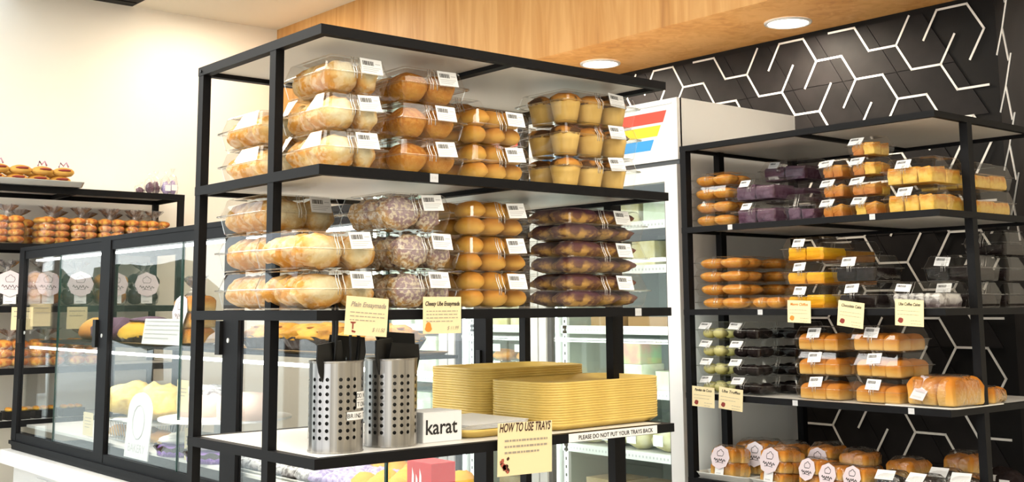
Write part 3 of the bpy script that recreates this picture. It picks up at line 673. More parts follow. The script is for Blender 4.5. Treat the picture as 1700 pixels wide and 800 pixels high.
def scribble_mesh(r):
    mb = MB()
    def st(pts, t=.0016):
        for a, b in zip(pts, pts[1:]):
            a = Vector((a[0]*r, a[1]*r)); b = Vector((b[0]*r, b[1]*r)); u = (b-a).normalized(); nrm = Vector((-u.y, u.x))*t
            mb.quad((a.x-nrm.x, -.0011, a.y-nrm.y), (b.x-nrm.x, -.0011, b.y-nrm.y), (b.x+nrm.x, -.0011, b.y+nrm.y), (a.x+nrm.x, -.0011, a.y+nrm.y))
    # a puffed baker's hat above a flowing script line
    st([(-.28, .12), (-.36, .34), (-.30, .52), (-.14, .56), (-.06, .68), (.08, .68), (.16, .56), (.32, .50), (.36, .32), (.26, .12), (-.28, .12)], .0013)
    st([(-.62+.062*k, -.24+.12*math.sin(k*1.55)+.05*math.sin(k*.7)) for k in range(21)], .0017); st([(-.45, -.46), (-.1, -.42), (.42, -.48)], .0011)
    return mb.mesh('emblem_print')
def bread_bag(mtx, w, d, h, kind, n3, label, group, rnd, lab=True, knot=True, mesh_roll=None, film='film', name='bread_bag', slip=True):
    """a clear bag packed with rolls (nx, ny, nz); the rolls are sealed in, so they are its parts"""
    t = thing(name, label, 'bread bag', group=group); t.matrix_world = mtx
    nx, ny, nz = n3; cw, cd, chh = w/nx, d/ny, h*.86/nz
    for a in range(nx):
        for b in range(ny):
            for c in range(nz):
                k = rnd.randrange(3); me = cached(('bagroll', kind, k, round(cw, 3), round(cd, 3), round(chh, 3)), lambda: pillow(cw*1.02, cd*1.02, chh*1.06, k+3, 'roll') if kind == 'loaf' else lump(cw*.53, cd*.53, chh*1.1, k+3, .05, .9, 14, 9, 1.5, sq=.85, mname='roll'))
                part('roll', me, kind, t, loc=(-w/2+cw*(a+.5), -d/2+cd*(b+.5), .004+c*chh), rot=(0, 0, rnd.uniform(-.2, .2)))
    k = rnd.randrange(3)
    part('bag', cached(('bag', w, d, h, knot, k), lambda: bag_mesh(w*1.06, d*1.08, h, k, knot)), film, t)
    if knot:
        def gat():
            mb = MB(); n = 22; rings = []
            for q, z, f in ((.10, .86, 0), (.045, .97, .1), (.06, 1.03, .3), (.17, 1.13, .45), (.24, 1.24, .6)):
                rings.append([(w*q*(1+f*math.sin(i*4.3+w*90))*math.cos(2*math.pi*i/n)*1.3, w*q*(1+f*math.sin(i*2.9+2))*math.sin(2*math.pi*i/n)*.8, h*(z+.06*f*math.sin(i*3.7))) for i in range(n)])
            mb.loft(rings, False, False); return mb.mesh('gathered_top', True)
        part('gathered_top', cached(('gat', w, h), gat), 'gather', t)
    if lab:
        r = min(w*.42, h*.37)
        rl = part('round_label', cached(('rl', round(r, 3)), lambda: round_label_mesh(r)), 'lab', t, loc=(-.0, -d/2*1.1-.004, h*.60), rot=(R(-8), 0, 0))
        part('emblem_print', cached(('em', round(r, 3)), lambda: scribble_mesh(r)), 'ink', rl)
        if slip:
            sl = part('price_sticker', cached(('sl', round(w, 3)), lambda: MB().box(-w*.2, w*.2, -.0008, 0, -h*.15, h*.15).mesh('price_sticker')), 'paper', t, loc=(.0, -d/2*1.1-.006, h*.2), rot=(R(-4), 0, 0))
            part('text_print', cached(('slp', round(w, 3)), lambda: MB().box(-w*.14, w*.08, -.0014, -.001, -h*.1, -h*.075).mesh('text_print')), 'ltgrey', sl)
    return t
rnd = random.Random(5)
# trays and bags on the bottom shelf of the hexagon-wall rack
def flat_tray(mtx, w, d, h, m, label, name='serving_tray', cat='tray', group=None):
    mb = MB(); mb.loft([rrect(w-.03, d-.03, .02, .003), rrect(w-.05, d-.05, .02, 0), rrect(w-.03, d-.03, .022, 0), rrect(w-.006, d-.006, .026, h-.003), rrect(w, d, .028, h), rrect(w-.004, d-.004, .027, h+.001), rrect(w-.016, d-.016, .024, h-.002), rrect(w-.036, d-.036, .02, .004)], False, True)
    return place(name, mb.mesh('tray_pan', True), m, mtx, label, cat, group)
flat_tray(FR @ TR(.16, .22, q5+.001, R(2)), .28, .42, .024, 'whitetray', 'white plastic tray under the bagged rolls next to the fridge')
flat_tray(FR @ TR(.475, .21, q5+.001, R(-3)), .31, .42, .026, 'whitetray', 'white plastic tray under bagged rolls, second from the fridge')
BAGS = [(.155, .09, .11, .13, (2, 2, 2), 'bag of golden rolls with round label on the tray next to the fridge'),
        (.20, .27, .12, .145, (2, 2, 2), 'bag of golden rolls behind the first labelled bag by the fridge'),
        (.06, .36, .10, .13, (2, 2, 2), 'bag of golden rolls at the rear of the fridge-side tray'),
        (.425, .08, .12, .15, (2, 2, 3), 'bag of seeded rolls with round label on the second tray'),
        (.36, .25, .11, .15, (2, 2, 3), 'bag of rolls in the second row, behind the seeded rolls'),
        (.52, .26, .11, .16, (2, 2, 3), 'bag of rolls in the second row, behind the upright round label'),
        (.60, .09, .10, .12, (2, 2, 2), 'bag of rolls leaning with a large mauve round label'),
        (.70, .08, .11, .115, (2, 2, 2), 'bag of rolls off the trays, with white slip label'),
        (.80, .09, .10, .115, (2, 2, 2), 'bag of rolls beside the dark packs, mauve label'),
        (.68, .25, .12, .155, (2, 2, 3), 'bag of rolls standing tall behind the white slip label'),
        (.84, .33, .12, .13, (2, 2, 2), 'bag of rolls in the rear row behind the mauve label'),
        (.98, .50, .12, .15, (2, 2, 2), 'bag of rolls deep at the rear of the bottom shelf')]
for i, (x, y, ww, hh, n3, lab) in enumerate(BAGS):
    zb = q5+.0075 if (i < 7 and i != 9) else q5+.001
    bread_bag(FR @ TR(x, y, zb, R(rnd.uniform(-12, 12)), R(-6 if i in (0, 3, 6, 7, 8) else 0)), ww, .13, hh, 'loaf', n3, lab, 'bagged rolls on the bottom shelf', rnd, lab=i in (0, 3, 6, 7, 8, 1, 5), knot=False, slip=i in (0, 3, 7, 8))
for i, (x, y, ry) in enumerate(((.92, .09, 8), (1.05, .10, -6), (1.14, .22, 12), (1.02, .29, 3))):
    t = thing('chocolate_pack', ['dark wrapped pack with white label beside the bagged rolls', 'dark wrapped pack with tilted white label nearest the outer end', 'dark wrapped pack behind the tilted white label', 'dark wrapped pack in the second row, bottom shelf'][i], 'package', group='dark packs on the bottom shelf')
    t.matrix_world = FR @ TR(x, y, q5+.001, R(ry))
    part('pack', lump(.052, .06, .10, i+30, .12, .9, 16, 9, 2, sq=.8, mname='pack'), 'choc', t); part('bag', cached('cbag', lambda: bag_mesh(.115, .13, .105, 3, False)), 'film', t)
    part('price_sticker', MB().box(-.035, .035, -.0006, .0006, -.022, .022), 'paper', t, loc=(-.005, -.05, .098), rot=(R(-48), 0, 0))
for i, (x, y) in enumerate(((1.15, .52), (1.06, .62))):
    t = thing('foil_pack', ['clear pack with white stickers deep at the outer end', 'clear pack deep in the rear corner of the bottom shelf'][i], 'package'); t.matrix_world = FR @ TR(x, y, q5+.001)
    part('pack', lump(.05, .05, .09, i+40, .12, .9, 14, 9, 2, sq=.8, mname='pack'), 'choc', t); part('price_sticker', MB().box(-.02, .02, -.0006, .0006, -.012, .012), 'paper', t, loc=(0, -.053, .05))
# loaf bag on a white board, third shelf
place('cake_board', MB().loft([rrect(.29, .36, .03, z) for z in (0, .004)]).mesh('board'), 'whitetray', FR @ TR(1.08, .2, q4+.0004), 'thin white board under the rolls and bagged loaf on the third shelf', 'board')
bread_bag(FR @ TR(1.125, .135, q4+.0055, R(-6)), .185, .19, .105, 'loaf', (3, 2, 1), 'bagged golden pull-apart loaf with white label at the third shelf end', None, rnd, lab=False, knot=False)
_b = [o for o in COL.objects if o.get('label', '').startswith('bagged golden pull-apart')][0]
_s = part('price_sticker', MB().box(-.028, .028, -.0008, 0, -.05, .05), 'lab', _b, loc=(-.03, -.092, .062), rot=(R(-38), R(8), 0)); part('text_print', MB().box(-.02, .016, -.0014, -.001, -.042, -.036).box(-.02, .02, -.0014, -.001, -.02, -.016).box(-.02, .02, -.0014, -.001, .0, .004), 'ltgrey', _s)
bread_bag(FR @ TR(1.12, .36, q4+.0015, R(8)), .17, .15, .06, 'loaf', (3, 2, 1), 'flat bag of pale rolls behind the bagged loaf, third shelf', None, rnd, lab=False, knot=False)

# ---------------------------------------------------------------- signs and tags
def card(name, label, x0, z0, x1, z1, y, m='card', rz=0, roll=0, F=FC, thick=.001):
    t = thing(name, label, 'sign'); t.matrix_world = F @ Matrix.Translation(((x0+x1)/2, y, (z0+z1)/2)) @ Euler((0, R(roll), R(rz))).to_matrix().to_4x4()
    w_, h_ = abs(x1-x0), abs(z1-z0); part('card_sheet', MB().box(-w_/2, w_/2, 0, thick, -h_/2, h_/2), m, t); return t, w_, h_
def para(parent, x0, x1, z, n, dz, m='grey', seed=1, th=.0016):
    rnd = random.Random(seed); mb = MB()
    for k in range(n):
        x = x0; xe = x1-(rnd.uniform(0, .3)*(x1-x0) if k == n-1 else rnd.uniform(0, .06)*(x1-x0))
        while x < xe:
            l = rnd.uniform(.004, .012); e = min(x+l, xe); zz = z-k*dz
            mb.quad((x, -.0006, zz), (e, -.0006, zz), (e, -.0006, zz+th), (x, -.0006, zz+th)); x = e+.0022
    return part('text_print', mb, m, parent)
t, w_, h_ = card('price_card', 'cream card for plain ensaymada at $11.50 on the second shelf edge', 1.2325, 1.495, 1.332, 1.571, 1.988, roll=4)
text('Plain Ensaymada', .0135, 'grey', t, (-w_*.40, -.0008, h_*.24), shear=.3, width=.083, bold=.0003)
para(t, -w_*.4, w_*.42, h_*.08, 3, .0075); text('$ 11.50', .011, 'grey', t, (w_*.14, -.0008, -h_*.38), shear=.3, width=.03)
part('drawing_print', MB().quad((-.038, -.0007, -.012), (-.024, -.0007, -.012), (-.027, -.0007, -.015), (-.036, -.0007, -.015)).quad((-.033, -.0007, -.015), (-.03, -.0007, -.015), (-.03, -.0007, -.026), (-.033, -.0007, -.026)).quad((-.034, -.0007, -.028), (-.024, -.0007, -.03), (-.025, -.0007, -.033), (-.033, -.0007, -.032)), 'redink', t)
t, w_, h_ = card('price_card', 'cream card for cheesy purple ensaymada at $11.99 on the second shelf edge', 1.4195, 1.496, 1.518, 1.572, 1.988, roll=0)
text('Cheesy Ube Ensaymada', .0125, 'ink', t, (-w_*.46, -.0008, h_*.26), shear=.3, width=.089, bold=.0003)
para(t, -w_*.42, w_*.42, h_*.1, 4, .007, seed=4); text('$ 11.99', .011, 'grey', t, (w_*.12, -.0008, -h_*.40), shear=.3, width=.03)
mb = MB(); mb.loft([[(-.036+.010*math.cos(2*math.pi*i/14)*(1 if math.sin(2*math.pi*i/14) < 0 else .7), y, -.024+.010*math.sin(2*math.pi*i/14)) for i in range(14)] for y in (-.0003, -.0008)]); part('drawing_print', mb, 'orange', t)
t, w_, h_ = card('instruction_card', 'cream how-to-use-trays card hung on the tray shelf edge', 1.614, 1.190, 1.769, 1.301, 1.985, roll=1)
text('HOW TO USE TRAYS', .026, 'brownink', t, (-w_*.48, -.0008, h_*.33), shear=.28, width=.147, bold=.0005)
para(t, -w_*.38, w_*.42, h_*.14, 3, .0125, seed=8, th=.0042)
rr_ = random.Random(3)
for col_, cnt in (('brownink', 9), ('redprint', 8)):
    mb = MB()
    for k in range(cnt):
        x, z, q = -.056+rr_.uniform(-.014, .014), -.034+rr_.uniform(-.017, .017), rr_.uniform(.003, .0065)
        mb.add([(x+q*rr_.uniform(.6, 1.2)*math.cos(a*1.05), -.0008-.0002*(col_ == 'redprint'), z+q*rr_.uniform(.6, 1.2)*math.sin(a*1.05)) for a in range(6)], [tuple(range(6))])
    part('drawing_print', mb, col_, t)
t, w_, h_ = card('shelf_strip', 'white notice strip asking not to put trays back, on the shelf rail', 1.833, 1.2445, 2.123, 1.2635, 1.9985, m='paper')
text('PLEASE DO NOT PUT YOUR TRAYS BACK', .0135, 'ink', t, (-w_*.40, -.0008, -.005), width=.245, bold=.0002)
def shelf_tag(F, x, y, z, label, w_=.021, h_=.018):
    t = thing('shelf_tag', label, 'tag', group=None); t.matrix_world = F @ TR(x, y, z); part('tag_sheet', MB().box(-w_/2, w_/2, -.001, 0, -h_/2, h_/2), 'tag', t)
    mb = MB()
    for a in range(4):
        for b in range(4):
            if (a*3+b*5+a*b) % 3: mb.quad((-.006+a*.003, -.0014, -.005+b*.003), (-.0035+a*.003, -.0014, -.005+b*.003), (-.0035+a*.003, -.0014, -.0025+b*.003), (-.006+a*.003, -.0014, -.0025+b*.003))
    part('code_print', mb, 'ltgrey', t)
shelf_tag(FC, 1.455, 2-.0005, z2-.0105, 'small grey tag on the upper centre shelf rail under the brown buns')
shelf_tag(FC, 2.067, 2-.0005, z3-.0105, 'small grey tag on the second centre shelf rail by its outer end')
for x, z, s in ((.27, q2, 'wall rack upper rail under the orange tarts'), (.947, q2, 'wall rack upper rail under the mini cakes'), (.411, q3, 'wall rack second rail under the lone tart box'), (.565, q4, 'wall rack third rail below the pull-apart rolls'), (1.067, q4, 'wall rack third rail below the bagged loaf'), (.34, q5, 'wall rack bottom rail between the two white trays')):
    shelf_tag(FR, x, -.0005, z-.012, 'small grey tag on the '+s, .024, .021)
for i, (x0, x1, z0, z1, rl, s) in enumerate(((.554, .663, 1.481, 1.567, 2, 'cream card with faint orange heading below the mango cakes'), (.785, .898, 1.466, 1.561, 7, 'tilted cream card below the chocolate cakes'), (1.029, 1.143, 1.472, 1.566, 3, 'cream coffee cake card below the crumbly slices'), (.046, .168, 1.130, 1.213, 2, 'cream card below the pale green mini cakes'), (.191, .316, 1.126, 1.214, 4, 'cream card below the dark mini cakes'))):
    t, w_, h_ = card('price_card', s, x0, z0, x1, z1, -.012, F=FR, roll=rl)
    body = ['Mango Chiffon', 'Chocolate Cake', 'Ube Coffee Cakes', 'Pandan de Coco', 'Ube Truffles'][i]
    text(body, .0155, 'orange' if i == 0 else 'ink', t, (-w_*.38, -.0008, h_*.27), shear=.25, width=w_*.76, bold=.0003)
    para(t, -w_*.42, w_*.4, h_*.06, 2, .013, seed=i+20); para(t, w_*.05, w_*.42, -h_*.3, 2, .011, seed=i+30)
    part('drawing_print', MB().loft([[(-w_*.3+.010*math.cos(2*math.pi*k/9)*(1+.3*(k % 2)), y, -h_*.3+.010*math.sin(2*math.pi*k/9)) for k in range(9)] for y in (-.0003, -.0008)]), 'orange' if i == 0 else 'redink', t)

# ---------------------------------------------------------------- tray shelf
def holder(x, y, r, h, label, rz):
    t = thing('utensil_holder', label, 'holder', (x, y, z4), rz)
    mb = MB(); holes = []
    cols = []
    for g in range(6):
        for c in (-1, 0, 1): cols.append(R(g*60+c*16))
    cell = R(13.5); rows = [(h*(.165+.0795*k)) for k in range(9)]; ch = h*.07
    P = lambda a, z: (r*math.cos(a), r*math.sin(a), z)
    # angular edges
    edges = []
    for a in sorted(c % (2*math.pi) for c in cols): edges += [(a-cell/2, a+cell/2, True)]
    full = []
    for i, (a0, a1, _) in enumerate(edges):
        nx_ = edges[(i+1) % len(edges)][0]+(2*math.pi if i == len(edges)-1 else 0)
        gap = nx_-a1; k = max(1, round(gap/R(12)))
        full += [(a1+gap*q/k, a1+gap*(q+1)/k) for q in range(k)]
    zb = [0]+[v for z in rows for v in (z-ch/2, z+ch/2)]+[h]
    for a0, a1 in full: mb.quad(P(a0, 0), P(a1, 0), P(a1, h), P(a0, h))
    for a0, a1, _ in edges:
        for k in range(0, len(zb)-1, 2):
            mb.quad(P(a0, zb[k]), P(a1, zb[k]), P(a1, zb[k+1]), P(a0, zb[k+1]))
        for z in rows:
            am = (a0+a1)/2; hr = .0040; n = 8
            outer = [(a1, z), (a1, z+ch/2), (am, z+ch/2), (a0, z+ch/2), (a0, z), (a0, z-ch/2), (am, z-ch/2), (a1, z-ch/2)]
            inner = [(am+hr/r*math.cos(2*math.pi*q/n), z+hr*math.sin(2*math.pi*q/n)) for q in range(n)]
            o = len(mb.v); mb.v += [P(*p) for p in outer]+[P(*p) for p in inner]
            for q in range(n): mb.f.append((o+q, o+(q+1) % n, o+n+(q+1) % n, o+n+q))
    part('perforated_shell', mb, 'steel', t, True)
    part('liner', MB().cyl(0, 0, .002, h*.99, r-.0035, n=32, cap1=False), 'steelshade', t, True)  # dark sleeve standing in for shade on the holder's inner steel
    ring = MB(); n = 36
    ring.loft([[(q*math.cos(2*math.pi*i/n), q*math.sin(2*math.pi*i/n), z) for i in range(n)] for q, z in ((r, h-.004), (r+.0015, h-.001), (r, h+.001), (r-.003, h))], False, False)
    part('rim', ring, 'steel', t, True); part('foot', MB().cyl(0, 0, 0, .003, r+.0012, n=32), 'steel', t)
    return t
HR, HH = .0555, .180
h1 = holder(1.279, 2.095, HR, HH, 'perforated steel utensil holder nearest the rack corner, with lettered strips', R(-96))
h2 = holder(1.420, 2.105, HR, HH, 'perforated steel utensil holder beside the white carton', R(-100))
for txt, a, z, ww in (('DO N', -76, .103, .030), ('TON', -76, .086, .030), ('BRING T', -99, .064, .052)):
    s = thing('notice_strip', {'DO N': 'white lettered strip stuck on the holder, topmost of three', 'TON': 'white lettered strip stuck on the holder, middle of three', 'BRING T': 'white lettered strip stuck on the holder, lowest and longest'}[txt], 'label')
    a0 = R(a); mb = MB(); rr2 = HR+.0022; aw = ww/rr2
    mb.loft([[(1.279+q*math.cos(a0+aw*k/5), 2.095+q*math.sin(a0+aw*k/5), z4+zz) for k in range(6)] for q, zz in ((rr2, z), (rr2, z+.016))], False, False, closed=False)
    part('strip_sheet', mb, 'paper', s)
    for k, chh in enumerate(txt):
        aa = a0+aw*(k+.5)/len(txt)
        text(chh, .0125, 'ink', s, (1.279+(rr2+.0006)*math.cos(aa), 2.095+(rr2+.0006)*math.sin(aa), z4+z+.0038), (R(90), 0, aa+R(90)), align='CENTER')
def tongs(x, y, z, rx, ry, rz, L, label, style=0):
    t = thing('serving_tongs', label, 'tongs'); t.matrix_world = TR(x, y, z, rz, rx, ry)
    for s in (-1, 1):
        mb = MB()
        if style == 0:
            mb.loft([rrect(.014, .003, .001, 0, 2, s*.006, 0), rrect(.016, .004, .001, L*.6, 2, s*.012, 0), rrect(.034, .004, .0015, L*.74, 2, s*.020, 0), rrect(.044, .004, .0015, L*.86, 2, s*.020, .002), rrect(.040, .004, .0015, L, 2, s*.018, .004)])
        else:
            mb.tube([(s*.004, 0, 0), (s*.008, 0, L*.5), (s*.016, .002, L*.8), (s*.02, .006, L*.95), (s*.012, .01, L)], .0035, 8)
        part('arm', mb, 'black2', t)
    part('hinge', MB().box(-.012, .012, -.003, .003, -.002, .008), 'black2', t)
zt = z4+.006
tongs(1.262, 2.09, zt, R(4), R(-5), R(20), .212, 'black serving tongs with broad flat heads, nearest the corner post', 0)
tongs(1.292, 2.10, zt, R(-4), R(5), R(-15), .224, 'black serving tongs with flat heads in the first holder middle', 0)
tongs(1.262, 2.10, zt, R(3), R(-4), R(70), .30, 'tall thin black tongs rising behind the pale bun price card', 1)
tongs(1.292, 2.08, zt, R(2), R(9), R(30), .235, 'thin black tongs leaning out of the first holder', 1)
tongs(1.400, 2.10, zt, R(2), R(-3), R(30), .215, 'black serving tongs with broad heads in the second holder', 0)
tongs(1.427, 2.12, zt, R(-3), R(4), R(-30), .228, 'black serving tongs at the rear of the second holder', 0)
tongs(1.430, 2.095, zt, R(3), R(4), R(5), .205, 'short black tongs at the front of the second holder', 0)
tongs(1.417, 2.115, zt, R(-4), R(-6), R(60), .226, 'thin black tongs with looped tips in the second holder', 1)
t = thing('paper_carton', 'white branded paper carton between the steel holder and tray', 'box', (1.535, 2.118, z4), 0)
part('carton_body', MB().loft([rrect(.104, .085, .002, 0, 2), rrect(.104, .085, .002, .062, 2)]), 'paper', t); part('flap', MB().box(-.051, .051, -.042, .042, .0622, .0632), 'paper', t)
text('karat', .044, 'ink', t, (-.047, -.0432, .017), width=.084, bold=.0006)
def tray_mesh(w, d, h):
    mb = MB(); mb.loft([rrect(w-.05, d-.05, .03, .003), rrect(w-.055, d-.055, .03, 0), rrect(w-.03, d-.03, .042, 0), rrect(w-.006, d-.006, .05, h-.007), rrect(w, d, .052, h-.005), rrect(w, d, .052, h-.001), rrect(w-.004, d-.004, .051, h), rrect(w-.014, d-.014, .048, h-.003), rrect(w-.04, d-.04, .036, .004)], False, True)
    return mb.mesh('tray_pan', True)
ORD = ['topmost', 'second', 'third', 'fourth', 'fifth', 'sixth', 'seventh', 'eighth', 'ninth', 'tenth', 'eleventh', 'twelfth', 'thirteenth', 'fourteenth', 'fifteenth', 'sixteenth', 'seventeenth', 'eighteenth', 'nineteenth', 'twentieth']
def tray_pile(cx, cy, w, d, rz, n, pitch, where):
    me = tray_mesh(w, d, .016); me.materials.append(M['tray'])
    for k in range(n):
        o = link(bpy.data.objects.new('food_tray', me)); o.location = (cx+random.uniform(-.0006, .0006), cy+random.uniform(-.0006, .0006), z4+.0004+k*pitch); o.rotation_euler = (0, 0, R(rz+random.uniform(-.12, .12)))
        tag(o, 'yellow food tray, %s of the pile %s' % (ORD[0] if k == n-1 else ORD[n-1-k]+' from the top', where), 'tray', 'yellow trays in the pile '+where)
tray_pile(2.022, 2.175, .405, .235, 2.5, 17, .0059, 'nearer the shelf edge')
tray_pile(2.003, 2.418, .375, .235, 0, 20, .0062, 'at the shelf rear')
place('food_tray', tray_mesh(.215, .235, .018), 'tray', TR(1.69, 2.185, z4+.0004, R(3)), 'single yellow tray holding paper liners beside the white carton', 'tray')
for k in range(5):
    o = link(bpy.data.objects.new('paper_liner', cached('liner', lambda: MB().loft([[(x, y, z) for x, y in ((-.085, -.09), (.10, -.10), (.105, .09), (0, .105), (-.09, .085))] for z in (0, .0012)]).mesh('paper_liner')))); o.location = (1.685+.004*k, 2.19+.003*k, z4+.017+k*.0022); o.rotation_euler = (R(.6), R(-1), R(k*3-5))
    if not o.data.materials: o.data.materials.append(M['paper'])
    tag(o, 'white paper tray liner, %s, in the sheaf on the single tray' % ['lowest', 'second from below', 'middle one', 'second from the top', 'topmost'][k], 'paper', 'paper liners on the single tray')

# ---------------------------------------------------------------- glass display case
XC, YN, YF = 2.246, 2.81, 7.30
case = thing('display_case', 'long black-framed glass pastry case with sliding doors on a white base', 'display case', (0, 0, 0))
part('base_cabinet', MB().box(XC+.02, XC+.62, YN, YF, 0, .66).box(XC-.05, XC+.62, YN-.02, YF+.04, .665, .742), 'white', case)
for y in (6.9, 5.6, 4.3): part('base_panel', MB().box(XC+.012, XC+.02, y-1.1, y-.02, .08, .62), 'white', case)
part('lower_track', MB().box(XC, XC+.62, YN, YF, .743, .765).box(XC-.004, XC+.05, YN, YF, .765, .84), 'black', case)
part('track_lip', MB().box(XC-.018, XC-.004, YN, YF, .775, .795), 'black', case)
part('top_rail', MB().box(XC-.004, XC+.6, YN, YF, 1.90, 1.922), 'black', case)
part('header_rail', MB().box(XC, XC+.02, YN, YF, 1.853, 1.90), 'black', case)
for y0, y1 in ((7.215, 7.30), (5.86, 5.985), (4.44, 4.575), (2.81, 2.87)):
    part('stile', MB().box(XC-.006, XC+.022, y0, y1, .80, 1.90), 'black', case)
part('rear_post', MB().box(XC+.545, XC+.585, YN, YN+.04, .765, 1.9), 'black', case); part('rear_post', MB().box(XC+.545, XC+.585, YF-.04, YF, .765, 1.9), 'black', case)
for y0, y1 in ((5.985, 7.215), (4.575, 5.86), (2.87, 4.44)):
    part('sliding_pane', MB().box(XC+.008, XC+.013, y0, y1, .84, 1.855), 'caseglass', case)
for y in (6.62, 5.02): part('glass_edge', MB().box(XC+.006, XC+.016, y, y+.010, .80, 1.855), 'glassedge', case)
for y in (4.585, 3.36): part('glass_edge', MB().box(XC+.004, XC+.012, y, y+.012, .80, 1.855), 'glassedge', case)
part('end_pane', MB().box(XC+.03, XC+.54, YN+.01, YN+.015, .80, 1.89), 'glass', case)
for y in (5.99, 4.585, 7.20): 
    lk = part('lock', MB().box(XC-.022, XC-.006, y-.01, y+.03, 1.36, 1.50), 'black2', case)
    part('keyhole', MB().cyl(0, 0, 0, .003, .010, n=10), 'greytray', lk, loc=(XC-.006, y-.06, 1.42), rot=(0, R(-90), 0))
kh = part('lock', MB().box(XC-.014, XC-.006, 2.83, 2.85, 1.36, 1.42), 'black2', case)
part('upper_shelf', MB().box(XC+.06, XC+.42, 3.51, 7.2, 1.362, 1.374), 'black', case)
part('lower_shelf', MB().box(XC+.05, XC+.5, 3.0, 7.2, .872, .886), 'shelf', case)
part('shelf_end', MB().box(XC+.04, XC+.4, 2.9, 3.0, .88, .945), 'black', case)
part('led_strip', MB().box(XC+.048, XC+.056, 3.0, 7.2, 1.326, 1.34), 'led', case)
part('led_strip', MB().box(XC+.06, XC+.10, 3.0, 7.2, 1.84, 1.85), 'led', case)  # unseen top strip; its glow stands in for a mirrored white strip
for nm, loc, p in (('case_light', (XC+.12, 5.1, 1.83), 7), ('case_light', (XC+.12, 5.1, 1.32), 8)):
    area(nm, loc, (0, R(-14), 0), .05, 4.2, p, (1, .98, .94))
# upper shelf goods
def wheel(r, h, seed, mname, amp=.05): return lump(r, r, h, seed, amp, .6, 28, 9, 3, mname=mname)
def crimp(r, h, mname='baking_cup'):
    mb = MB(); n = 48; mb.loft([[((rr+.006*(i % 2)*q)*math.cos(2*math.pi*i/n), (rr+.006*(i % 2)*q)*math.sin(2*math.pi*i/n), z+(.01*(i % 4 > 1) if q == 1 else 0)) for i in range(n)] for rr, z, q in ((r*.84, 0, .4), (r*.94, h*.5, .7), (r*1.03, h, 1))], True, False); return mb.mesh(mname)
def pie(x, y, z, r, label, seed):
    t = thing('pie', label, 'pie', (x, y, z), seed)
    part('baking_cup', crimp(r, .05), 'cup', t); me = lump(r*1.0, r*1.0, .075, seed, .16, .45, 36, 12, 4.5, mname='crust'); part('crust', me, 'pie', t, loc=(0, 0, .03))
    for k in range(5):
        a = k*1.26+seed; part('fruit_slice', cached('fs', lambda: lump(.034, .016, .012, 4, .1, .7, 12, 6, mname='fruit_slice')), 'bcake', t, loc=(r*.52*math.cos(a), r*.52*math.sin(a), .09), rot=(0, 0, a))
pt = flat_tray(TR(XC+.235, 4.16, 1.3745), .34, 1.26, .012, 'carton', 'shallow tan tray under the golden pies in the glass case', 'baking_tray')
pie(XC+.215, 4.47, 1.381, .165, 'golden fruit pie in a dark crimped cup nearest the case door lock', 2)
pie(XC+.215, 4.11, 1.381, .165, 'golden fruit pie in a dark crimped cup behind the tongs', 3)
pie(XC+.215, 3.72, 1.381, .16, 'golden fruit pie in a dark crimped cup at the tray end', 5)
bt = flat_tray(TR(XC+.22, 5.85, 1.3745), .3, .9, .012, 'carton', 'wooden-toned tray under the frosted ring cake in the case', 'baking_tray')
t = thing('ring_cake', 'golden ring cake with dark glaze on the upper case shelf', 'cake', (XC+.2, 5.83, 1.381)); part('sponge', lump(.155, .155, .12, 6, .04, .6, 24, 10, 2, mname='sponge'), 'egg', t)
part('glaze', lump(.10, .10, .03, 7, .10, .3, 20, 7, 3, mname='glaze'), 'ubejam', t, loc=(0, 0, .104)); part('paper_cup', crimp(.14, .03), 'cup', t, loc=(0, 0, .0005))
t = thing('ring_cake', 'purple frosted cake behind the case door frame', 'cake', (XC+.2, 6.28, 1.381)); part('sponge', lump(.13, .13, .13, 9, .06, .6, 24, 10, 2, mname='sponge'), 'ubejam', t)
t = thing('round_loaf', 'brown domed loaf in the far end of the glass case', 'bread', (XC+.22, 6.6, 1.376)); part('crumb', lump(.10, .11, .13, 11, .04, .6, 24, 10, 2, mname='crumb'), 'bcake', t)
t, w_, h_ = card('notice_sheet', 'white sheet of small print standing on the upper case shelf', -.22, 1.378, .22, 1.50, 0, m='paper')
t.matrix_world = TR(XC+.07, 5.37, 1.445, R(-90), R(-8)); para(t, -.2, .2, .045, 5, .02, 'ltgrey', 9, .006)
# bagged goods on back of upper area
for i, (y, s) in enumerate(((5.62, 'tan'), (6.05, 'pale'))): pass
t = bread_bag(TR(XC+.34, 5.60, 1.376, R(-90)), .2, .14, .27, 'loaf', (2, 1, 3), 'tall bag of golden rolls on the upper case shelf', None, rnd, lab=True, knot=True)
# lower shelf goods
def basket(x, y, z, label):
    t = thing('wire_basket', label, 'basket', (x, y, z), R(90))
    for k in range(16): 
        a = -.26+k*.0347; part('wire', MB().tube([(a, -.13, .004), (a*1.05, -.15, .10)], .0025, 5), 'greytray', t); part('wire', MB().tube([(a, .13, .004), (a*1.05, .15, .10)], .0025, 5), 'greytray', t)
    for zz, s in ((.004, 1), (.10, 1.05)): part('rim_wire', MB().tube([(-.26*s, -.13*s*1.08, zz), (.26*s, -.13*s*1.08, zz), (.26*s, .13*s*1.08, zz), (-.26*s, .13*s*1.08, zz), (-.26*s, -.13*s*1.08, zz)], .004, 5), 'greytray', t)
    part('paper_lining', lump(.3, .17, .02, 3, .2, .8, 30, 5, 6, mname='paper_lining'), 'paper', t, loc=(0, 0, .095))
    return t
basket(XC+.26, 5.88, .887, 'wire basket lined with white paper on the lower case shelf')
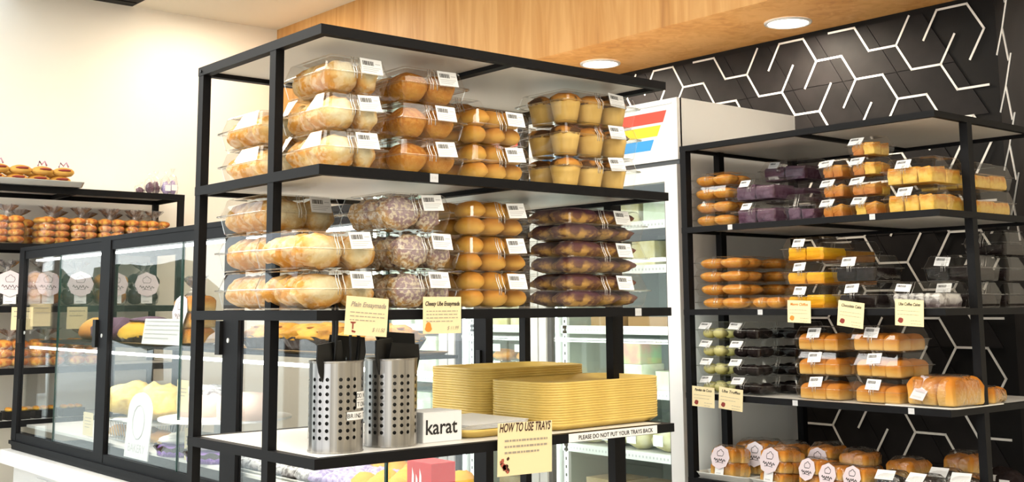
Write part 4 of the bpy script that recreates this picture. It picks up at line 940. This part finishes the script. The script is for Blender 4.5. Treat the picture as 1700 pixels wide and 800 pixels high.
for i, (y, sx_) in enumerate(((5.74, .20), (6.12, .17))):
    place('crumb_loaf', lump(.13, sx_, .17, i+4, .14, .5, 26, 12, 4, mname='crumb_loaf'), 'yloaf', TR(XC+.24, y, 1.0), ['yellow crumb-topped loaf, larger one in the lined basket', 'yellow crumb-topped loaf, smaller one at the basket end'][i], 'bread')
for i in range(7):
    place('pale_roll', cached(('palero', i % 3), lambda: lump(.07, .05, .06, i+3, .1, .7, 14, 8, mname='pale_roll')), 'fold', TR(XC+.2+.05*(i % 2), 5.65+i*.085, .892, i), 'pale roll in the lined wire basket, %s along' % (ORD[i] if i else 'first'), 'roll', 'pale rolls inside the wire basket')
def cake_round(x, y, z, r, h, m, label, topm=None, stand=False):
    t = thing('round_cake', label, 'cake', (x, y, z))
    part('sponge', MB().loft([[(q*math.cos(2*math.pi*i/28), q*math.sin(2*math.pi*i/28), zz) for i in range(28)] for q, zz in ((r*.98, 0), (r, h*.5), (r*.93, h*.85), (r*.7, h), (r*.3, h*1.05))]), m, t, True)
    if topm: part('topping', lump(r*.9, r*.9, h*.5, 3, .14, .4, 28, 9, 4, mname='topping'), topm, t, loc=(0, 0, h*.75))
    return t
ms = thing('cake_stand', 'small white stand holding the pale pink cakes in the case', 'stand', (XC+.25, 5.05, .887)); part('plate', MB().cyl(0, 0, .165, .175, .30, n=28), 'white', ms); part('stem', MB().cyl(0, 0, 0, .165, .05, n=16), 'white', ms)
cake_round(XC+.22, 5.17, 1.0625, .14, .11, 'pinkcake', 'pale pink iced cake on the stand beside the loaf basket', 'cookie'); cake_round(XC+.26, 4.87, 1.0625, .13, .11, 'pinkcake', 'pale pink iced cake on the stand behind the rack post', None)
for i, (y, lab_) in enumerate(((5.22, 'bright purple crumb cake beside the arched white sign'), (4.9, 'bright purple crumb cake behind the rack corner post'))):
    t = cake_round(XC+.16, y, .887, .15, .05, 'purplecake', lab_, 'paper' if False else None); part('topping', lump(.14, .14, .05, i, .12, .4, 28, 9, 5, mname='topping'), 'whitetray', t, loc=(0, 0, .05)); part('baking_cup', crimp(.155, .04), 'cup', t)
t = thing('arched_sign', 'white arched bakery sign standing inside the case by the glass', 'sign'); t.matrix_world = TR(XC+.03, 5.54, .845, R(-90), R(-4))
ar = [(-.14, 0)]+[(-.14*math.cos(math.pi*k/12), .22+.09*math.sin(math.pi*k/12)) for k in range(13)]+[(.14, 0)]
part('sign_board', MB().loft([[(x, y, z) for x, z in ar] for y in (0, .006)]), 'paper', t); text('BAKERY', .055, 'ltgrey', t, (0, -.001, .03), width=.2, align='CENTER')
part('drawing_print', MB().tube([(.07*math.cos(a*.5), -.001, .17+.08*math.sin(a*.5)) for a in range(14)], .003, 4), 'ltgrey', t)
t, w_, h_ = card('price_card', 'cream price card low in the case under the purple cake', -.06, -.07, .06, .07, 0); t.matrix_world = TR(XC+.05, 4.98, .955, R(-90)); para(t, -.045, .045, .03, 5, .016, 'grey', 3, .004)
t, w_, h_ = card('price_card', 'cream price card clipped to the wire basket front', -.07, -.06, .07, .06, 0); t.matrix_world = TR(XC+.06, 6.25, .955, R(-90)); para(t, -.045, .045, .03, 4, .016, 'grey', 5, .004)
t, w_, h_ = card('price_card', 'cream price card stuck before the pale pink cakes', -.06, -.07, .06, .07, 0); t.matrix_world = TR(XC+.07, 5.12, 1.16, R(-90)); para(t, -.045, .045, .03, 3, .016, 'grey', 5, .004)
# pastry rows seen under the rack's tray shelf
rnd = random.Random(12)
pl1 = flat_tray(TR(XC+.27, 4.05, .8865), .42, 1.36, .012, 'whitetray', 'white tray of crinkle pastries on the lower case shelf', 'baking_tray')
for a in range(4):
    for b in range(13):
        x = XC+.12+a*.095; y = 3.47+b*.1
        m_, nm, lab_ = ('lilac', 'lilac_crinkle', 'lilac crinkle pastry') if (b in (3, 4, 5) and a < 3) else (('egg', 'glazed_bun', 'glazed yellow bun') if (b < 3 or (a == 3 and b < 7)) else ('cookie', 'powdered_crinkle', 'powdered dark crinkle pastry'))
        me = cached((nm, (a+b) % 3), lambda: lump(.052, .052, .055 if nm != 'glazed_bun' else .075, (a+b) % 3+6, .14 if nm != 'glazed_bun' else .05, .7, 14, 8, 3, mname=nm))
        place(nm, me, m_, TR(x, y, .8895, rnd.uniform(0, 6)), '%s, %s row, %s along the white case tray' % (lab_, ('glass-side', 'second', 'third', 'rear')[a], ORD[b] if b else 'first'), 'pastry', nm.replace('_', ' ')+' rows in the case')
t = thing('red_carton', 'small red carton with white mark on the lower case shelf', 'box', (XC+.16, 3.32, .887), R(0)); part('carton_body', MB().box(-.05, .05, -.07, .07, 0, .145), 'redbox', t)
mb = MB()
for k in range(3): mb.quad((-.0506, .045-k*.022, .03), (-.0506, .03-k*.022, .03), (-.0506, .03-k*.022, .10-.012*(k % 2)), (-.0506, .04-k*.022, .125-.02*(k % 2)))
part('emblem_print', mb, 'paper', t)

# ---------------------------------------------------------------- rear wall rack goods
rnd = random.Random(3)
pl = ['nearest the case frame', 'second from the case frame', 'third from the case frame', 'fourth from the case frame', 'fifth along', 'sixth along', 'by the rack end post']
xs = [2.27, 2.55, 2.74, 2.93, 3.10, 3.24]
fl = ['farthest from the end post', 'sixth-last before the end post', 'fourth-last before the end post', 'third-last before the end post', 'second-last before the end post', 'nearest the end post']
for i, x in enumerate(xs):
    bread_bag(TR(x, 7.70, 1.966, R(rnd.uniform(-8, 8))), .19 if i < 2 else .165, .16, .20, 'filled', (2, 2, 4), 'bag of layered filled rolls, rear rack front row, '+fl[i], 'bags of filled rolls in front row', rnd, lab=False)
for i, x in enumerate((2.40, 2.64, 2.84, 3.02, 3.19)):
    bread_bag(TR(x, 7.90, 1.966, R(rnd.uniform(-8, 8))), .18, .16, .19, 'filled', (2, 2, 3), 'bag of filled rolls, rear rack second row, '+fl[i], 'bags of filled rolls in second row', rnd, lab=False)
flat_tray(TR(2.36, 7.72, 2.332), .68, .40, .035, 'greytray', 'grey metal tray of folded buns atop the rear wall rack', 'baking_tray')
for i in range(4):
    for j in range(2):
        for k in range(2 if i < 3 else 2):
            x = 2.16+i*.135; y = 7.62+j*.14
            t = thing('folded_bun', 'folded bun, %s row, %s layer, %s, atop the rear rack' % (('front', 'rear')[j], ('lower', 'upper')[k], ('fourth from the tray end', 'third from the tray end', 'second from the tray end', 'at the tray end')[i]), 'bun', (x+.02*k, y, 2.342+k*.058), rnd.uniform(-.2, .2), 'folded buns on the grey tray')
            part('dough', cached('fdough', lambda: lump(.068, .06, .062, 5, .05, .8, 16, 8, mname='dough')), 'fold', t); part('filling', cached('ffill', lambda: lump(.04, .015, .018, 5, .1, .8, 12, 6, mname='filling')), 'redink', t, loc=(0, -.05, .03))
            if k == 1 and j == 0 and i != 1: part('ribbon', cached('rib', lambda: MB().tube([(-.03, 0, 0), (-.02, 0, .03), (0, .01, .012), (.015, 0, .035), (.03, 0, .004)], .006, 6).mesh('ribbon', True)), 'pink', t, loc=(0, 0, .062))
for i, (x, y, h_) in enumerate(((3.13, 7.70, .07), (3.19, 7.68, .13), (3.25, 7.72, .15), (3.31, 7.69, .15), (3.36, 7.70, .17))):
    t = thing('treat_bag', 'small clear bag of purple treats atop the wall rack, ' + ['smallest of five', 'second from the tray', 'third from the tray', 'with a white sticker', 'tallest, at the rack end'][i], 'treat bag', (x, y, 2.332), 0, 'treat bags atop the wall rack')
    part('treat', lump(.028, .025, h_*.6, i+3, .2, .8, 12, 9, 3, mname='treat'), 'ubejam' if i < 3 else 'lilac', t); part('bag', bag_mesh(.065, .06, h_*.9, i, True), 'film', t)
    if i >= 3: part('sticker', MB().box(-.02, .02, -.0006, .0006, -.02, .02), 'paper', t, loc=(0, -.036, h_*.3))
for i, x in enumerate((2.06, 2.30, 2.52, 2.74, 2.96, 3.18)):
    bread_bag(TR(x, 7.72, 1.578, R(rnd.uniform(-6, 6))), .19, .15, .23, 'choc' if i % 2 else 'bcake', (2, 1, 2), 'dark bread bag with round label, third rear shelf, '+fl[i], 'dark bread bags on the third shelf', rnd, lab=True)
for i, x in enumerate((2.10, 2.33, 2.56, 2.79)):
    bread_bag(TR(x, 7.72, 1.197, R(rnd.uniform(-6, 6))), .2, .16, .19, 'filled', (2, 2, 3), 'bag of red-topped pastries, fourth rear shelf, '+fl[i], 'bags of red-topped pastries', rnd, lab=False)
for i, x in enumerate((2.05, 2.22, 2.39, 2.56, 2.73)):
    t = thing('pastry_box', 'low dark box of yellow pastries, fifth rear rack shelf, '+fl[i], 'box', (x, 7.72, .878), 0, 'pastry boxes on the fifth shelf'); part('tub', MB().box(-.07, .07, -.07, .07, 0, .05), 'black2', t)
    for k in range(3): part('pastry', cached('pst', lambda: lump(.022, .05, .03, 4, .1, .8, 10, 6, mname='pastry')), 'ycake', t, loc=(-.045+k*.045, -.01, .045))
for i, (x, z) in enumerate(((2.36, 1.50), (2.70, 1.50), (2.04, 1.52))):
    t, w_, h_ = card('price_card', 'cream card hung below the third rear rack shelf, ' + ['beside the case frame', 'midway along the rack', 'at the hidden rack end'][i], x-.065, z-.07, x+.065, z+.07, 7.585); para(t, -.05, .05, .04, 2, .03, 'grey', i, .006)

# ---------------------------------------------------------------- fridges
XF = 3.861
def fridge(y0, y1, label, zlev, zt=2.474, header=True):
    t = thing('upright_fridge', label, 'fridge', (XF, y0, 0)); W = y1-y0; D = .86
    part('side_panel', MB().box(.02, D, 0, .03, .02, zt), 'white', t); part('side_panel', MB().box(.02, D, W-.03, W, .02, zt), 'white', t)
    part('back_panel', MB().box(D-.03, D, .03, W-.03, .02, zt), 'white', t); part('top_panel', MB().box(.02, D, .03, W-.03, zt-.03, zt), 'white', t)
    part('inner_liner', MB().box(.13, D-.034, .0302, .034, .23, 2.158).box(.13, D-.034, W-.034, W-.0302, .23, 2.158).box(D-.034, D-.0302, .034, W-.034, .23, 2.158), 'liner', t)
    part('plinth', MB().box(.03, D, .03, W-.03, .02, .22), 'white', t); part('inner_roof', MB().box(.03, D-.03, .03, W-.03, 2.16, 2.19), 'white', t)
    hp = part('header_panel', MB().box(0, .03, 0, W, 2.195, zt), 'white', t)
    part('header_lip', MB().box(-.004, 0, .03, W-.03, 2.45, 2.456), 'white', hp)
    for m, z0, z1, a, b in (('red', 2.372, 2.424, .062, .085), ('yellow', 2.312, 2.360, .098, .122), ('blue', 2.25, 2.298, .142, .165)):
        part('stripe', MB().loft([[(x, b, z0), (x, W-.02, z0), (x, W-.03, z1), (x, a, z1)] for x in (-.0008, -.0004)]), m, hp)
    part('gap_strip', MB().box(.01, .02, .0, W, 2.175, 2.195), 'gasket', t)
    dr = thing_part('door', t); f = .075
    for a0, a1, b0, b1 in ((0, f, .22, 2.172), (W-f*.72, W, .22, 2.172), (f, W-f*.72, 2.10, 2.172), (f, W-f*.72, .22, .32)):
        part('door_frame', MB().box(-.01, .03, a0, a1, b0, b1), 'white', dr)
    for a0, a1 in ((f, f+.012), (W-f*.72-.03, W-f*.72)): part('gasket', MB().box(0, .025, a0, a1, .32, 2.10), 'gasket', dr)
    part('pane', MB().box(.008, .012, f, W-f*.72, .32, 2.10), 'glass', dr)
    for k, z in enumerate(zlev):
        s = part('wire_shelf', MB().box(.12, D-.05, .045, W-.045, z-.012, z), 'white', t)
        part('price_rail', MB().box(.10, .12, .045, W-.045, z-.035, z+.004), 'white', s)
        mb = MB()
        for q in range(int((W-.1)/.022)): mb.quad((.0994, .06+q*.022, z-.022), (.0994, .068+q*.022, z-.022), (.0994, .068+q*.022, z-.012), (.0994, .06+q*.022, z-.012))
        sl = part('slot', mb, 'ltgrey', s); sl['kind'] = 'stuff'
    for y in (.055, W-.085):
        st = part('shelf_standard', MB().box(.10, .118, y, y+.03, .24, 2.15), 'white', t); mb = MB()
        for q in range(48): mb.quad((.0994, y+.010, .26+q*.039), (.0994, y+.02, .26+q*.039), (.0994, y+.02, .275+q*.039), (.0994, y+.010, .275+q*.039))
        sl = part('slot', mb, 'hole', st); sl['kind'] = 'stuff'
    part('led_tube', MB().box(.05, .07, .035, .05, .3, 2.1), 'fled', t); part('led_tube', MB().box(.05, .07, W-.05, W-.035, .3, 2.1), 'fled', t)
    l = bpy.data.lights.new('fridge_light', 'AREA'); l.shape = 'RECTANGLE'; l.size = W-.2; l.size_y = 1.7; l.energy = 2.0; l.color = (.90, 1, .93)
    lo = link(bpy.data.objects.new('fridge_light', l), t); lo.location = (.045, W/2, 1.2); lo.rotation_euler = (0, R(-90), R(0))
    return t
def thing_part(name, parent): return link(bpy.data.objects.new(name, None), parent)
ZL = [1.94, 1.735, 1.453, 1.165, .885, .55]
fridge(3.47, 4.41, 'white glass-door fridge with striped header beside the wall rack', ZL)
fridge(4.42, 5.16, 'white glass-door fridge, second from the wall rack', ZL)
fridge(5.17, 6.05, 'white glass-door fridge, farthest from the wall rack', ZL)
def fbox(x, y, z, dx, dy, dz, m, label, name='carton', cat='box', sticker=False):
    t = thing(name, label, cat, (XF+x, y, z+.0006)); part('carton_body', MB().loft([rrect(dx, dy, .006, 0, 2), rrect(dx, dy, .006, dz, 2)]), m, t)
    if sticker: part('sticker', MB().box(-dx/2-.001, -dx/2, -.03, .03, dz*.3, dz*.75), 'paper', t)
    return t
M['pinkgreen'] = noisy(mat('pink_green_wrap', (.6, .4, .35), .4), (.62, .32, .26), (.36, .62, .30), (9, 9, 9)); M['mint'] = noisy(mat('pale_mint_tub', (.66, .74, .58), .4), (.62, .72, .52), (.76, .80, .70), (12, 12, 12))
M['butter'] = noisy(mat('pale_yellow_bag', (.72, .66, .38), .45), (.66, .60, .30), (.82, .78, .60), (14, 14, 14)); M['tan'] = noisy(mat('tan_bread_pack', (.5, .36, .18), .5), (.44, .30, .13), (.60, .48, .30), (10, 10, 10))
fbox(.25, 4.10, 1.453, .2, .21, .052, 'carton', 'flat brown carton on the fridge shelf beside the second door')
fbox(.25, 3.80, 1.453, .2, .30, .046, 'carton', 'flat brown carton, longer one on the same fridge shelf')
fbox(.25, 3.60, 1.453, .18, .09, .08, 'butter', 'pale yellow packet beside the brown cartons in the fridge')
fbox(.2, 3.925, 1.165, .16, .17, .115, 'mint', 'pale green pack under the pink wrapped one in the fridge')
fbox(.2, 3.925, 1.2812, .15, .15, .10, 'pinkgreen', 'pink and green wrapped pack, upper one in the fridge')
fbox(.25, 3.70, 1.165, .16, .20, .085, 'mint', 'white-green tub low in the fridge beside the door frame')
fbox(.2, 3.565, 1.165, .1, .06, .11, 'yellow', 'bright yellow packet against the fridge door frame')
for i, y in enumerate((3.60, 3.76, 3.93, 4.10, 4.26)):
    t = thing('bread_pack', 'pale bread pack on the fridge shelf below the tray notice, '+['nearest the door frame', 'second from the door frame', 'middle of five', 'fourth from the door frame', 'farthest from the door frame'][i], 'package', (XF+.22, y, .8856), 0, 'pale bread packs in the fridge')
    part('pack', lump(.08, .075, .12, i+2, .1, .8, 14, 8, 2, sq=.6, mname='pack'), 'butter', t); part('sticker', MB().box(-.084, -.082, -.03, .03, .03, .08), 'paper', t)
for i, y in enumerate((3.66, 3.90, 4.14)):
    for k in range(3): fbox(.25, y, .55+k*.062, .22, .21, .058, 'tan', 'flat tan bread pack low in the fridge, %s column, %s' % (['first', 'second', 'third'][i], ['bottom', 'middle', 'top'][k]), 'bread_pack', 'package')
for i, (y, z) in enumerate(((3.62, 1.94), (3.80, 1.94), (3.98, 1.94), (3.66, 1.735), (3.88, 1.735), (4.12, 1.735))):
    fbox(.28, y, z, .18, .15, .11 if z > 1.9 else .12, 'mint' if i % 2 else 'butter', 'pale packet behind the swirl rolls in the fridge, '+['upper shelf by the frame', 'upper shelf second', 'upper shelf third', 'lower shelf by the frame', 'lower shelf second', 'lower shelf third'][i], 'packet', 'package')
for i, (y, z) in enumerate(((4.53, 1.165), (4.72, 1.165), (4.92, 1.165))):
    t = thing('pastry_pack', 'clear pack of orange pastries in the second fridge, '+['nearest the door frame', 'middle', 'farthest along'][i], 'package', (XF+.2, y, z+.0006)); part('pastry', lump(.07, .08, .07, i+2, .1, .8, 14, 8, mname='pastry'), 'tart', t)
    part('lid', MB().loft([rrect(.16, .17, .02, 0), rrect(.15, .16, .02, .10)], False, True), 'clear', t); part('price_sticker', MB().box(-.082, -.080, -.05, .03, .055, .10), 'paper', t)
    t = thing('pastry_pack', 'clear pack of orange pastries stacked in the second fridge, '+['above the nearest', 'above the middle', 'above the farthest'][i], 'package', (XF+.2, y, z+.102)); part('pastry', lump(.07, .08, .06, i+5, .1, .8, 14, 8, mname='pastry'), 'tart', t)
    part('lid', MB().loft([rrect(.16, .17, .02, 0), rrect(.15, .16, .02, .09)], False, True), 'clear', t); part('price_sticker', MB().box(-.082, -.080, -.05, .03, .05, .088), 'paper', t)
for i, (y, z, h_) in enumerate(((4.56, 1.453, .1), (4.75, 1.453, .12), (4.95, 1.453, .1), (4.6, .885, .14), (4.85, .885, .1), (4.6, .55, .12), (4.85, .55, .12))):
    fbox(.26, y, z, .2, .17, h_, 'tan' if i > 2 else 'butter', 'packet in the second fridge, '+['top row near frame', 'top row middle', 'top row far', 'low row near frame', 'low row far', 'bottom row near frame', 'bottom row far'][i], 'packet', 'package')
for i, (y, z, h_) in enumerate(((5.33, 1.453, .2), (5.6, 1.453, .16), (5.85, 1.453, .18), (5.33, 1.165, .2), (5.6, 1.165, .22), (5.85, 1.165, .2), (5.35, .885, .2), (5.65, .885, .18))):
    fbox(.26, y, z, .22, .21, h_, 'mint' if i % 3 else 'butter', 'pale tub in the farthest fridge, '+['upper shelf near', 'upper shelf middle', 'upper shelf far', 'middle shelf near', 'middle shelf centre', 'middle shelf far', 'low shelf near', 'low shelf far'][i], 'food_tub', 'tub', True)
